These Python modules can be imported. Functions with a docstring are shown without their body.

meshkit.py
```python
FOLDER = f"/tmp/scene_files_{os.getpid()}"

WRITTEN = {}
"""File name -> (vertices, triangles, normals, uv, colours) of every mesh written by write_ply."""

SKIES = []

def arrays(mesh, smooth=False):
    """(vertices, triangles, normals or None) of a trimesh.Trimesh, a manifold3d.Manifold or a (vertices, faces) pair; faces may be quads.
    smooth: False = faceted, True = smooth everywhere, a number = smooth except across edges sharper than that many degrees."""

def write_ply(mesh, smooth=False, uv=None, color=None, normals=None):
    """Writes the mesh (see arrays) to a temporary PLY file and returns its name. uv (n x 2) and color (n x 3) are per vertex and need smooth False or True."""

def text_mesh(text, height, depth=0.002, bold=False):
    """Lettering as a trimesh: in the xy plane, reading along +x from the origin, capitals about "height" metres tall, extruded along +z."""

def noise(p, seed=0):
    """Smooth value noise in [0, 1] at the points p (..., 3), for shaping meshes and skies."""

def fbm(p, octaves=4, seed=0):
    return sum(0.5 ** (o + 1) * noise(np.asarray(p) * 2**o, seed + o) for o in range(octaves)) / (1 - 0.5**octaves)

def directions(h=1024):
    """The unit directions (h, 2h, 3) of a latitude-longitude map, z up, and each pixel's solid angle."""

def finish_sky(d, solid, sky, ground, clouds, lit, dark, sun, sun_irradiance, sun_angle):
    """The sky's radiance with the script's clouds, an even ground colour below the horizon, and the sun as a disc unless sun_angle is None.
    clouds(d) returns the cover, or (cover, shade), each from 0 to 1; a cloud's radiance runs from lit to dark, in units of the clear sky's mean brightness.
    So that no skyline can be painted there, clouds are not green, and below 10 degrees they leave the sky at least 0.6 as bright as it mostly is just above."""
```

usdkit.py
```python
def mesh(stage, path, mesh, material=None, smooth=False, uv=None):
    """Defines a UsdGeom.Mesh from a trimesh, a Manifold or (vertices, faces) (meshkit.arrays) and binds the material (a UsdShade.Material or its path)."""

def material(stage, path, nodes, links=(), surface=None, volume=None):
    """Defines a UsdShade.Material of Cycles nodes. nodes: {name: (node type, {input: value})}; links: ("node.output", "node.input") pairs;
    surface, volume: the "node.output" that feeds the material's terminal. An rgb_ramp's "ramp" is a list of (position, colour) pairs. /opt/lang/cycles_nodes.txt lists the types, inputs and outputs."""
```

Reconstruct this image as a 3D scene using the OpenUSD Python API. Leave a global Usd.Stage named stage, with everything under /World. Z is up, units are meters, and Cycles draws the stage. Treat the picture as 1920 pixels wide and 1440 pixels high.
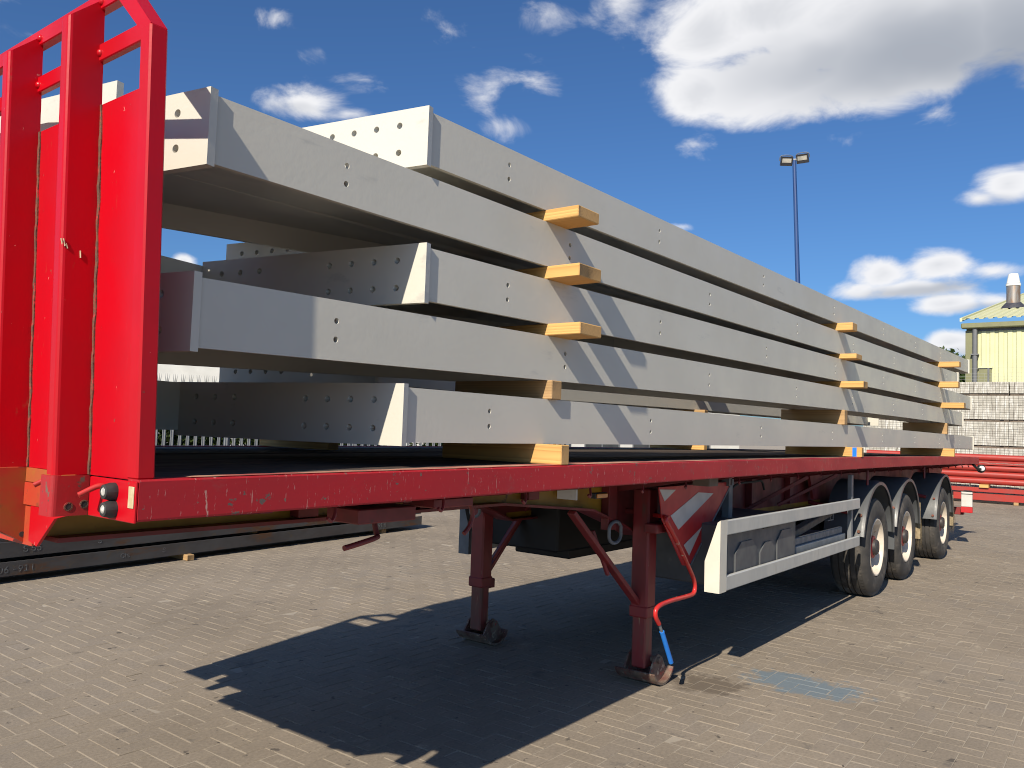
import math, random
import numpy as np, trimesh
import usdkit, meshkit
from shapely.geometry import Polygon, Point, box as sbox
from pxr import Usd, UsdGeom, UsdLux, UsdShade, Gf, Sdf

random.seed(7)
rng = np.random.default_rng(7)
stage = Usd.Stage.CreateInMemory()
UsdGeom.SetStageUpAxis(stage, 'Z')
UsdGeom.SetStageMetersPerUnit(stage, 1.0)
UsdGeom.Xform.Define(stage, '/World')
stage.SetDefaultPrim(stage.GetPrimAtPath('/World'))
UsdGeom.Scope.Define(stage, '/World/Looks')
SIN, COS, PI = math.sin, math.cos, math.pi

# ------------------------------------------------------------------ camera
YAW, PITCH, ROLL, FPX = .6523, .058, .0355, 1524.445
CAM = np.array([-1.1243, -2.0811, 1.6057])
fw = np.array([COS(YAW) * COS(PITCH), SIN(YAW) * COS(PITCH), SIN(PITCH)])
r0 = np.array([SIN(YAW), -COS(YAW), 0.0]); u0 = np.cross(r0, fw)
rt = COS(ROLL) * r0 + SIN(ROLL) * u0; up = -SIN(ROLL) * r0 + COS(ROLL) * u0
cam = UsdGeom.Camera.Define(stage, '/World/camera')
cam.AddTransformOp().Set(Gf.Matrix4d(*rt, 0, *up, 0, *(-fw), 0, *CAM, 1))
cam.CreateHorizontalApertureAttr(36.0); cam.CreateVerticalApertureAttr(27.0)
cam.CreateFocalLengthAttr(FPX / 1920 * 36.0)
cam.CreateExposureAttr(.47)

# ------------------------------------------------------------------ sky and sun
SUN = np.array([-.800, -.170, .575]); SUN /= np.linalg.norm(SUN)
SUN_EL, SUN_ROT = math.asin(SUN[2]), math.atan2(SUN[0], SUN[1])
SKY_STRENGTH, SUN_INT = .056, 1.25

def sky_material():
    # clouds: azimuth, elevation (degrees), half sizes, weight
    C = [
        (24.23, 26.52, 4.09, 3.1, 1.4),
        (24.87, 23.23, 3.7, 2.44, 1.35),
        (20.64, 27.16, 5.98, 3.33, 1.6),
        (19.86, 23.38, 6.72, 3.01, 1.5),
        (14.8, 25.61, 7.7, 4.48, 1.7),
        (13.47, 23.02, 7.1, 2.6, 1.5),
        (8.53, 24.95, 7.0, 3.44, 1.6),
        (9.72, 22.51, 3.35, 1.49, 1.0),
        (5.65, 25.24, 5.58, 3.61, 1.5),
        (1.64, 23.29, 4.69, 4.08, 1.4),
        (13.23, 30.52, 11.64, 3.83, 1.6),
        (52.68, 21.24, 2.92, 1.18, 0.8),
        (51.79, 24.49, 1.31, 0.82, 0.36),
        (53.5, 21.79, 1.81, 0.71, 0.5),
        (49.76, 20.92, 1.88, 0.66, 0.4),
        (40.21, 22.56, 1.49, 1.14, 0.28),
        (38.41, 20.84, 1.97, 0.89, 0.26),
        (36.04, 23.87, 1.93, 1.05, 0.28),
        (30.83, 28.19, 1.41, 1.35, 0.34),
        (36.18, 27.41, 1.23, 0.75, 0.22),
        (54.57, 25.98, 1.14, 0.67, 0.22),
        (42.9, 26.64, 1.23, 0.57, 0.16),
        (48.58, 23.09, 1.22, 0.59, 0.18),
        (25.15, 19.69, 1.17, 0.68, 0.34),
        (9.86, 20.1, 1.02, 0.68, 0.3),
        (15.05, 19.27, 1.12, 0.65, 0.18),
        (5.93, 15.76, 2.28, 1.38, 1.2),
        (7.49, 15.09, 1.66, 0.75, 0.9),
        (3.75, 15.93, 2.55, 1.8, 1.2),
        (12.72, 10.94, 2.31, 1.28, 1.1),
        (9.67, 11.3, 2.78, 1.37, 1.25),
        (6.77, 10.72, 1.94, 0.7, 0.85),
        (14.3, 9.88, 1.9, 0.75, 0.8),
        (10.86, 9.91, 3.89, 0.8, 1.0),
        (9.07, 8.91, 2.47, 0.79, 1.15),
        (6.77, 8.87, 1.67, 0.64, 0.8),
        (9.06, 6.47, 1.75, 0.79, 1.1),
        (7.75, 6.12, 1.99, 0.98, 1.1),
        (59.79, 10.27, 0.96, 0.75, 1.0),
        (69.21, 22.09, 0.67, 0.34, 0.2),
        (25.94, 14.39, 0.78, 0.25, 0.3),
        (75, 24, 6, 3, .8), (92, 30, 9, 4, .9), (118, 20, 10, 3.2, .9), (150, 34, 12, 5, .9), (-40, 26, 12, 5, .95), (-20, 14, 6, 2, .9),
        (-75, 36, 12, 5, .9), (-110, 24, 10, 4, .8), (-150, 50, 9, 5, .7), (180, 18, 9, 3, .8), (60, 55, 9, 5, .7), (-25, 60, 11, 6, .7)
    ]
    SH = [(16.11, 24.26, 7.0, 2.3, 0.75),
        (11.58, 23.97, 8.55, 3.58, 0.95),
        (6.21, 23.38, 6.24, 4.57, 1.0),
        (19.89, 24.64, 3.5, 1.41, 0.45),
        (10.86, 10.05, 4.49, 0.66, 0.75),
        (7.61, 8.29, 2.83, 0.45, 0.6),
        (5.65, 14.49, 2.41, 0.8, 0.65),
        (52.63, 20.26, 2.01, 0.46, 0.4),
        (8.47, 5.6, 2.02, 0.53, 0.5)]
    N = {'tc': ('texture_coordinate', {}), 'sep': ('separate_xyz', {}), 'az': ('math', {'math_type': 'arctan2'}), 'el': ('math', {'math_type': 'arcsine'}),
         'ae': ('combine_xyz', {}), 'sky': ('sky_texture', {'sky_type': 'single_scattering', 'sun_disc': False, 'sun_elevation': SUN_EL, 'sun_rotation': SUN_ROT, 'air_density': 1.0, 'aerosol_density': .9, 'ozone_density': 2.6}),
         'n1': ('noise_texture', {'scale': 11.0, 'detail': 9.0, 'roughness': .60, 'distortion': .4}), 'n2': ('noise_texture', {'scale': 4.0, 'detail': 4.0, 'roughness': .5}),
         'nm': ('mapping', {'scale': (1, 1, 1.9)})}
    L = [('tc.generated', 'sep.vector'), ('sep.y', 'az.value1'), ('sep.x', 'az.value2'), ('sep.z', 'el.value1'), ('az.value', 'ae.x'), ('el.value', 'ae.y'),
         ('tc.generated', 'nm.vector'), ('nm.vector', 'n1.vector'), ('nm.vector', 'n2.vector')]
    prev = None
    for k, (a, e, sa, se, w) in enumerate(C):
        a, e, sa, se = map(math.radians, (a, e, sa, se))
        sa = sa / max(.35, COS(e))
        N[f's{k}'] = ('vector_math', {'math_type': 'subtract', 'vector2': (a, e, 0)})
        N[f'm{k}'] = ('vector_math', {'math_type': 'multiply', 'vector2': (1 / sa, 1 / se, 0)})
        N[f'l{k}'] = ('vector_math', {'math_type': 'length'})
        N[f'f{k}'] = ('math', {'math_type': 'multiply_add', 'value2': -w, 'value3': w})
        L += [('ae.vector', f's{k}.vector1'), (f's{k}.vector', f'm{k}.vector1'), (f'm{k}.vector', f'l{k}.vector1'), (f'l{k}.value', f'f{k}.value1')]
        if prev is None:
            prev = f'f{k}.value'
        else:
            N[f'x{k}'] = ('math', {'math_type': 'smoothmax', 'value3': .28}); L += [(prev, f'x{k}.value1'), (f'f{k}.value', f'x{k}.value2')]; prev = f'x{k}.value'
    N['clampf'] = ('math', {'math_type': 'maximum', 'value2': -.7})
    N['nz'] = ('math', {'math_type': 'multiply_add', 'value2': 1.75, 'value3': -.95})
    N['sum'] = ('math', {'math_type': 'add'})
    N['cov'] = ('map_range', {'range_type': 'smoothstep', 'from_min': -.08, 'from_max': .62, 'to_min': 0, 'to_max': .97, 'clamp': True})
    N['n2m'] = ('map_range', {'range_type': 'smoothstep', 'from_min': .36, 'from_max': .60, 'to_min': .85, 'to_max': 1.0, 'clamp': True})
    prev2 = None
    for k, (a, e, sa, se, w) in enumerate(SH):
        a, e, sa, se = map(math.radians, (a, e, sa, se)); sa = sa / max(.35, COS(e))
        N[f'gs{k}'] = ('vector_math', {'math_type': 'subtract', 'vector2': (a, e, 0)}); N[f'gm{k}'] = ('vector_math', {'math_type': 'multiply', 'vector2': (1 / sa, 1 / se, 0)}); N[f'gl{k}'] = ('vector_math', {'math_type': 'length'})
        N[f'gr{k}'] = ('map_range', {'range_type': 'smoothstep', 'from_min': .1, 'from_max': 1.45, 'to_min': w, 'to_max': 0, 'clamp': True})
        L += [('aew.vector', f'gs{k}.vector1'), (f'gs{k}.vector', f'gm{k}.vector1'), (f'gm{k}.vector', f'gl{k}.vector1'), (f'gl{k}.value', f'gr{k}.value')]
        if prev2 is None: prev2 = f'gr{k}.result'
        else:
            N[f'gx{k}'] = ('math', {'math_type': 'maximum'}); L += [(prev2, f'gx{k}.value1'), (f'gr{k}.result', f'gx{k}.value2')]; prev2 = f'gx{k}.value'
    N['wn'] = ('vector_math', {'math_type': 'multiply_add', 'vector2': (.16, .10, 0), 'vector3': (-.08, -.05, 0)}); N['aew'] = ('vector_math', {'math_type': 'add'})
    L += [('n2.color', 'wn.vector1'), ('ae.vector', 'aew.vector1'), ('wn.vector', 'aew.vector2')]
    # clouds outside the described ones are shaded by how deep they are
    N['gen'] = ('map_range', {'range_type': 'smoothstep', 'from_min': .5, 'from_max': 1.4, 'to_min': 0, 'to_max': .35, 'clamp': True}); N['shx'] = ('math', {'math_type': 'maximum'})
    L += [('sum.value', 'gen.value'), (prev2, 'shx.value1'), ('gen.result', 'shx.value2')]
    N['shm'] = ('math', {'math_type': 'multiply'})
    N['ccol'] = ('mix_color', {'a': (CL_LIT * 1.0, CL_LIT * 1.0, CL_LIT * 1.02), 'b': (CL_LIT * .42, CL_LIT * .455, CL_LIT * .52), 'use_clamp': False})
    N['mixc'] = ('mix_color', {'use_clamp': False})
    N['tint'] = ('mix_color', {'blend_type': 'multiply', 'fac': 1.0, 'b': SKY_TINT, 'use_clamp': False})
    N['bg'] = ('background_shader', {'strength': SKY_STRENGTH})
    L += [(prev, 'clampf.value1'), ('n1.fac', 'nz.value1'), ('clampf.value', 'sum.value1'), ('nz.value', 'sum.value2'), ('sum.value', 'cov.value'),
          ('n2.fac', 'n2m.value'), ('shx.value', 'shm.value1'), ('n2m.result', 'shm.value2'), ('shm.value', 'ccol.fac'),
          ('cov.result', 'mixc.fac'), ('sky.color', 'tint.a'), ('tint.result', 'mixc.a'), ('ccol.result', 'mixc.b'), ('mixc.result', 'bg.color')]
    return usdkit.material(stage, '/World/Looks/sky_air', N, L, surface='bg.background')

CL_LIT = 12.0
SKY_TINT = (.64, 1.0, 1.42)
dome = UsdLux.DomeLight.Define(stage, '/World/sky')
UsdShade.MaterialBindingAPI.Apply(dome.GetPrim()).Bind(sky_material())
dome.GetPrim().SetCustomDataByKey('kind', 'structure')
sun = UsdLux.DistantLight.Define(stage, '/World/sun')
zx = SUN; xx = np.cross([0, 0, 1], zx); xx /= np.linalg.norm(xx); yx = np.cross(zx, xx)
sun.AddTransformOp().Set(Gf.Matrix4d(*xx, 0, *yx, 0, *zx, 0, 0, 0, 0, 1))
sun.CreateAngleAttr(.53); sun.CreateIntensityAttr(SUN_INT); sun.CreateColorAttr(Gf.Vec3f(1.0, .90, .74))
sun.GetPrim().CreateAttribute('inputs:normalize', Sdf.ValueTypeNames.Bool).Set(True)

# ------------------------------------------------------------------ naming helpers
USED, LOC = {}, {}
def numbered(parent, name):
    k = (parent, name); n = USED.get(k, 0); USED[k] = n + 1
    return f'{parent}/{name}' + (f'_{n:03d}' if n else '')
def tag(p, label=None, cat=None, group=None, kind=None):
    p = p.GetPrim() if hasattr(p, 'GetPrim') else p
    for k, v in (('label', label), ('category', cat), ('group', group), ('kind', kind)):
        if v: p.SetCustomDataByKey(k, v)
    return p
def thing(name, label, cat, loc=(0, 0, 0), group=None, kind=None):
    path = numbered('/World', name); x = UsdGeom.Xform.Define(stage, path); x.AddTranslateOp().Set(Gf.Vec3d(*map(float, loc)))
    LOC[path] = np.array(loc, float); tag(x, label, cat, group, kind)
    return path
def part(parent, name, mesh, mat, smooth=False, label=None, kind=None):
    path = numbered(parent, name)
    root = '/'.join(path.split('/')[:3]); off = LOC.get(root, np.zeros(3))
    if isinstance(mesh, list): mesh = trimesh.util.concatenate(mesh)
    v, f, n = meshkit.arrays(mesh, smooth)
    m = UsdGeom.Mesh.Define(stage, path)
    usdkit.mesh(stage, path, trimesh.Trimesh(mesh.vertices - off, mesh.faces, process=False), mat, smooth=smooth)
    if label or kind: tag(m, label, None, None, kind)
    return path
def single(name, mesh, mat, loc, label, cat, group=None, kind=None, smooth=False):
    path = numbered('/World', name); LOC[path] = np.array(loc, float)
    if isinstance(mesh, list): mesh = trimesh.util.concatenate(mesh)
    m = usdkit.mesh(stage, path, trimesh.Trimesh(mesh.vertices - LOC[path], mesh.faces, process=False), mat, smooth=smooth)
    m.AddTranslateOp().Set(Gf.Vec3d(*map(float, loc))); tag(m, label, cat, group, kind)
    return path
def copy_of(src, name, loc, label=None, cat=None, group=None, rotz=0):
    path = numbered('/World', name); x = UsdGeom.Xform.Define(stage, path); x.AddTranslateOp().Set(Gf.Vec3d(*map(float, loc)))
    if rotz: x.AddRotateZOp().Set(rotz)
    p = x.GetPrim(); p.GetReferences().AddInternalReference(src)
    # the reference brings its own translate: ops of this prim are stronger
    p.SetInstanceable(True); tag(p, label, cat, group); return path

# ------------------------------------------------------------------ mesh helpers
def box(x0, x1, y0, y1, z0, z1, b=0.0):
    if b <= 0:
        m = trimesh.creation.box([x1 - x0, y1 - y0, z1 - z0]); m.apply_translation([(x0 + x1) / 2, (y0 + y1) / 2, (z0 + z1) / 2]); return m
    P = []
    for sx in (0, 1):
        for sy in (0, 1):
            for sz in (0, 1):
                x, y, z = (x1 if sx else x0), (y1 if sy else y0), (z1 if sz else z0)
                ix, iy, iz = (-b if sx else b), (-b if sy else b), (-b if sz else b)
                P += [(x + ix, y + iy, z), (x + ix, y, z + iz), (x, y + iy, z + iz)]
    return trimesh.convex.convex_hull(np.array(P))
def cbox(c, s, b=0.0, rz=0, ry=0, rx=0):
    m = box(-s[0] / 2, s[0] / 2, -s[1] / 2, s[1] / 2, -s[2] / 2, s[2] / 2, b)
    R = trimesh.transformations.euler_matrix(rx, ry, rz); m.apply_transform(R); m.apply_translation(c); return m
def hull(P): return trimesh.convex.convex_hull(np.array(P, float))
def extr(poly, h): return trimesh.creation.extrude_polygon(poly, h, engine='earcut')
def prism_xz(poly, y0, y1):
    poly = poly if isinstance(poly, Polygon) else Polygon(poly)
    m = extr(poly, y1 - y0); v = m.vertices.copy(); m.vertices = np.stack([v[:, 0], y1 - v[:, 2], v[:, 1]], 1); return m
def prism_yz(poly, x0, x1):
    poly = poly if isinstance(poly, Polygon) else Polygon(poly)
    m = extr(poly, x1 - x0); v = m.vertices.copy(); m.vertices = np.stack([x0 + v[:, 2], v[:, 0], v[:, 1]], 1); return m
def prism_xy(poly, z0, z1):
    poly = poly if isinstance(poly, Polygon) else Polygon(poly)
    m = extr(poly, z1 - z0); m.apply_translation([0, 0, z0]); return m
def loft(rings, closed=True, cap=True):
    R = np.array(rings, float); n, k = R.shape[:2]; F = []
    for i in range(n - 1):
        for j in range(k if closed else k - 1):
            a, b = i * k + j, i * k + (j + 1) % k; c, d = a + k, b + k
            F += [(a, b, d), (a, d, c)]
    V = R.reshape(-1, 3)
    if cap and closed:
        for s, flip in ((0, True), (n - 1, False)):
            c0 = len(V); V = np.vstack([V, R[s].mean(0)])
            for j in range(k):
                a, b = s * k + j, s * k + (j + 1) % k
                F.append((b, a, c0) if flip else (a, b, c0))
    m = trimesh.Trimesh(V, np.array(F), process=False)
    if closed and cap and m.volume < 0: m.invert()
    return m
def loft_x(prof, xs, zf=lambda x: 0 * x):
    prof = np.array(prof, float)
    return loft([np.stack([np.full(len(prof), x), prof[:, 0], prof[:, 1] + zf(x)], 1) for x in xs])
def tube(P, r, n=10, closed=False):
    P = np.array(P, float); T = np.gradient(P, axis=0); T /= np.linalg.norm(T, axis=1, keepdims=True)
    a = np.array([0, 0, 1.0]) if abs(T[0][2]) < .9 else np.array([1.0, 0, 0]); rings = []
    u = np.cross(T[0], a); u /= np.linalg.norm(u)
    for p, t in zip(P, T):
        u = u - t * (u @ t); u /= np.linalg.norm(u); w = np.cross(t, u)
        rr = r
        rings.append([p + rr * (COS(q) * u + SIN(q) * w) for q in np.linspace(0, 2 * PI, n, endpoint=False)])
    if closed: rings.append(rings[0]); return loft(rings, cap=False)
    return loft(rings)
def bar(p, q, w, h=None, b=.003):
    p, q = np.array(p, float), np.array(q, float); d = q - p; L = np.linalg.norm(d); d /= L; h = h or w
    m = box(-w / 2, w / 2, -h / 2, h / 2, 0, L, b)
    a = np.array([0, 0, 1.0]) if abs(d[2]) < .95 else np.array([1.0, 0, 0]); x = np.cross(a, d); x /= np.linalg.norm(x); y = np.cross(d, x)
    T = np.eye(4); T[:3, 0], T[:3, 1], T[:3, 2], T[:3, 3] = x, y, d, p; m.apply_transform(T); return m
def smooth_path(P, n=6):
    P = np.array(P, float)
    for _ in range(2):
        Q = [P[0]]
        for a, b in zip(P[:-1], P[1:]): Q += [a * .75 + b * .25, a * .25 + b * .75]
        P = np.array(Q + [P[-1]])
    return P
def revolve_y(prof, n=56, c=(0, 0, 0)):  # prof: (r, y) closed outline
    prof = np.array(prof, float)
    rings = [np.stack([prof[:, 0] * COS(t), prof[:, 1], prof[:, 0] * SIN(t)], 1) for t in np.linspace(0, 2 * PI, n + 1)]
    m = loft(rings, cap=False)
    if m.volume < 0: m.invert()
    m.apply_translation(c); return m
def cyl(p, q, r, n=16): return tube([p, q], r, n)
def resample(pts, step):
    out = []
    for a, b in zip(pts, pts[1:] + pts[:1]):
        k = max(1, int(math.hypot(b[0] - a[0], b[1] - a[1]) / step))
        out += [(a[0] + (b[0] - a[0]) * i / k, a[1] + (b[1] - a[1]) * i / k) for i in range(k)]
    return out
def circle(x, y, r, n=14): return [(x + r * COS(t), y + r * SIN(t)) for t in np.linspace(0, 2 * PI, n, endpoint=False)]

# ------------------------------------------------------------------ materials
LK = '/World/Looks/'
def mat(name, base, alt=None, scale=6, rough=.5, stretch=(1, 1, 1), metallic=0.0, layers=(), bump=0, bscale=40, bstretch=None, spec=.5, coat=0, detail=6, lo=.35, hi=.65, rnd=0.0, coords='pos', coat_rough=.08, bdist=.01):
    """Procedural paint: two tones mixed by noise, layers of wear (scale, lo, hi, colour, stretch) on top, and a noise bump."""
    N = {'geo': ('geometry', {}), 'tc': ('texture_coordinate', {}), 'p': ('principled_bsdf', {'roughness': rough, 'metallic': metallic, 'specular_ior_level': spec, 'coat_weight': coat, 'coat_roughness': coat_rough}),
         'mp': ('mapping', {'scale': stretch}), 'n': ('noise_texture', {'scale': scale, 'detail': detail, 'roughness': .6}),
         'mr': ('map_range', {'range_type': 'smoothstep', 'from_min': lo, 'from_max': hi, 'clamp': True}), 'c': ('mix_color', {'a': base, 'b': alt or base})}
    src = 'geo.position' if coords == 'pos' else 'tc.object'
    L = [(src, 'mp.vector'), ('mp.vector', 'n.vector'), ('n.fac', 'mr.value'), ('mr.result', 'c.fac')]
    last = 'c.result'
    if rnd:
        N['oi'] = ('object_info', {}); N['rm'] = ('map_range', {'from_min': 0, 'from_max': 1, 'to_min': 1 - rnd, 'to_max': 1 + rnd}); N['hs'] = ('hsv', {'hue': .5, 'saturation': 1.0, 'fac': 1.0})
        L += [('oi.random', 'rm.value'), ('rm.result', 'hs.value'), (last, 'hs.color')]; last = 'hs.color'
    for i, (sc, l0, h0, col, st) in enumerate(layers):
        N[f'lm{i}'] = ('mapping', {'scale': st, 'location': (3.1 * i + 1, 1.7 * i, .3 * i)}); N[f'ln{i}'] = ('noise_texture', {'scale': sc, 'detail': 5.0, 'roughness': .65})
        N[f'lr{i}'] = ('map_range', {'range_type': 'smoothstep', 'from_min': l0, 'from_max': h0, 'clamp': True}); N[f'lc{i}'] = ('mix_color', {'b': col})
        L += [(src, f'lm{i}.vector'), (f'lm{i}.vector', f'ln{i}.vector'), (f'ln{i}.fac', f'lr{i}.value'), (f'lr{i}.result', f'lc{i}.fac'), (last, f'lc{i}.a')]; last = f'lc{i}.result'
    L.append((last, 'p.base_color'))
    if bump:
        N['bm'] = ('mapping', {'scale': bstretch or stretch}); N['bn'] = ('noise_texture', {'scale': bscale, 'detail': 4.0, 'roughness': .6}); N['b'] = ('bump', {'strength': bump, 'distance': bdist})
        L += [(src, 'bm.vector'), ('bm.vector', 'bn.vector'), ('bn.fac', 'b.height'), ('b.normal', 'p.normal')]
    N['rn'] = ('map_range', {'from_min': .3, 'from_max': .7, 'to_min': max(.05, rough - .10), 'to_max': min(1, rough + .12), 'clamp': True}); L += [('n.fac', 'rn.value'), ('rn.result', 'p.roughness')]
    return usdkit.material(stage, LK + name, N, L, surface='p.BSDF')

RUST = (.11, .055, .03)
M = {}
M['red'] = mat('headboard_red_paint', (.46, .0012, .008), (.40, .0012, .008), 2.2, .36, layers=[(18, .66, .74, (.36, .03, .02), (1, 1, .35)), (55, .705, .73, (.62, .25, .21), (1, 1, .5)), (24, .70, .715, (.20, .05, .035), (1, 1, 1))], coat=.08, spec=.3, bump=.04, bscale=25, coat_rough=.12)
M['red_low'] = mat('overspray_red_paint', (.42, .035, .02), (.36, .055, .018), 4, .42, layers=[(9, .54, .68, (.20, .045, .02), (1, 1, 1)), (45, .64, .70, (.12, .05, .03), (1, 1, 1))], bump=.05)
M['red_dirty'] = mat('grimy_crimson_paint', (.36, .010, .016), (.30, .014, .016), 5, .42, layers=[(9, .55, .70, (.20, .035, .03), (1, 1, 1)), (40, .62, .69, (.10, .05, .04), (1, 1, 1)), (22, .64, .70, (.13, .09, .07), (1, 1, .6))], bump=.06)
M['amber_paint'] = mat('ochre_primer_paint', (.30, .13, .02), (.33, .07, .02), 6, .5, layers=[(30, .66, .76, (.14, .06, .03), (1, 1, 1))])
M['rave'] = mat('worn_side_rail_red', (.40, .012, .020), (.33, .016, .022), 2.2, .50, stretch=(.4, 1, 1), spec=.3,
                layers=[(4.5, .56, .72, (.28, .045, .045), (.8, 1, 1.6)), (34, .645, .68, (.15, .105, .085), (.8, 1, .8)), (9, .66, .69, (.11, .09, .08), (1, 1, 1.4)), (60, .62, .68, (.42, .17, .16), (1.5, 1, .35)), (30, .645, .68, (.50, .28, .24), (2.6, 1, .16)), (14, .66, .69, (.46, .26, .22), (2.4, 1, .5))], bump=.08, bscale=18)
M['edge'] = mat('worn_deck_edge', (.46, .25, .17), (.34, .07, .06), 9, .7, stretch=(.35, 1, 1), layers=[(20, .58, .68, (.52, .36, .24), (.3, 1, 1)), (30, .64, .72, (.12, .08, .06), (.6, 1, 1))], bump=.3, bscale=30, lo=.42, hi=.58)
M['chassis'] = mat('chassis_dark_red', (.20, .022, .026), (.13, .022, .022), 5, .5, layers=[(14, .58, .74, (.07, .035, .028), (1, 1, .6)), (50, .68, .76, (.13, .075, .05), (1, 1, 1))], bump=.06)
M['leg'] = mat('landing_leg_red', (.24, .024, .028), (.17, .026, .026), 7, .45, stretch=(1, 1, .4), layers=[(9, .60, .70, (.10, .055, .04), (1, 1, .25)), (40, .68, .73, (.30, .20, .13), (1, 1, .15))], bump=.06)
M['leg_inner'] = mat('leg_inner_worn', (.22, .025, .028), (.14, .06, .045), 9, .45, stretch=(1.4, 1.4, .25), layers=[(26, .62, .70, (.33, .22, .13), (1.3, 1.3, .1))], bump=.06)
M['foot'] = mat('leg_foot_scuffed', (.17, .13, .10), (.12, .05, .04), 14, .6, layers=[(22, .60, .66, (.30, .05, .04), (1, 1, 1)), (18, .58, .66, (.38, .30, .22), (1, 1, 1))], bump=.15)
M['overspray'] = mat('amber_oversprayed_red', (.26, .07, .018), (.36, .016, .014), 4.5, .45, stretch=(1, 1, 1.2), layers=[(12, .58, .70, (.17, .07, .02), (1, 1, 1))])
M['yellow'] = mat('chassis_web_yellow', (.36, .20, .015), (.28, .14, .012), 5, .5, layers=[(11, .60, .74, (.09, .05, .02), (1, 1, 1))])
M['deck'] = mat('deck_board_wood', (.060, .042, .034), (.035, .026, .022), 5, .8, stretch=(.25, 3, 1), layers=[(8, .6, .75, (.10, .07, .055), (.2, 2, 1))], bump=.25, bscale=20)
M['beam'] = mat('rafter_grey_paint', (.545, .525, .465), (.51, .495, .44), 1.4, .46, layers=[(3.0, .58, .74, (.57, .545, .48), (.5, 1, 1)), (5, .62, .72, (.45, .44, .40), (.35, 1, 1.6)), (70, .715, .745, (.62, .61, .58), (1, 1, .45))], bump=.06, bscale=34, bdist=.01)
M['chalk'] = mat('chalk_white', (.17, .18, .19), (.08, .08, .08), 40, .9)
M['weld'] = mat('rusty_weld', (.16, .055, .03), (.09, .05, .035), 40, .8, layers=[(60, .55, .65, (.35, .03, .03), (1, 1, .5))], bump=.5, bscale=120)
M['steel'] = mat('mill_steel_dark', (.095, .095, .098), (.07, .062, .06), 3, .55, stretch=(.5, 1, 1), layers=[(2.2, .52, .66, (.13, .062, .03), (.6, 1, 2)), (9, .60, .66, (.10, .085, .07), (1, 1, 1))], metallic=.25, bump=.08)
M['tyre'] = mat('tyre_rubber', (.036, .034, .032), (.055, .050, .046), 9, .85, layers=[(5, .52, .72, (.115, .10, .085), (1, 1, 1))], bump=.15, bscale=50)
M['rim'] = mat('rim_cream_paint', (.62, .55, .46), (.54, .47, .38), 6, .45, layers=[(22, .62, .74, (.26, .14, .08), (1, 1, 1))])
M['hub'] = mat('hub_grease_black', (.030, .030, .033), (.05, .04, .035), 20, .5)
M['hubred'] = mat('hub_red', (.26, .016, .018), (.18, .018, .018), 12, .5)
M['guardplastic'] = mat('mudguard_grey_plastic', (.085, .090, .095), (.070, .074, .08), 5, .42, layers=[(7, .6, .8, (.13, .125, .12), (1, 1, 1))], bump=.05)
M['alu'] = mat('side_guard_aluminium', (.50, .50, .47), (.44, .44, .415), 5, .42, stretch=(1, 1, .5), layers=[(16, .60, .75, (.34, .34, .32), (1.6, 1, .25)), (50, .70, .78, (.60, .60, .57), (1, 1, 1))], metallic=.15)
M['ppost'] = mat('side_guard_cream_post', (.60, .57, .49), (.56, .53, .46), 8, .4, layers=[(30, .70, .78, (.42, .38, .32), (1, 1, 1))])
M['black'] = mat('black_box_plastic', (.012, .012, .013), (.02, .02, .021), 7, .6)
M['toolbox'] = mat('toolbox_grey', (.085, .09, .095), (.07, .072, .078), 6, .5, layers=[(12, .6, .75, (.13, .13, .125), (1, 1, 1))])
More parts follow.
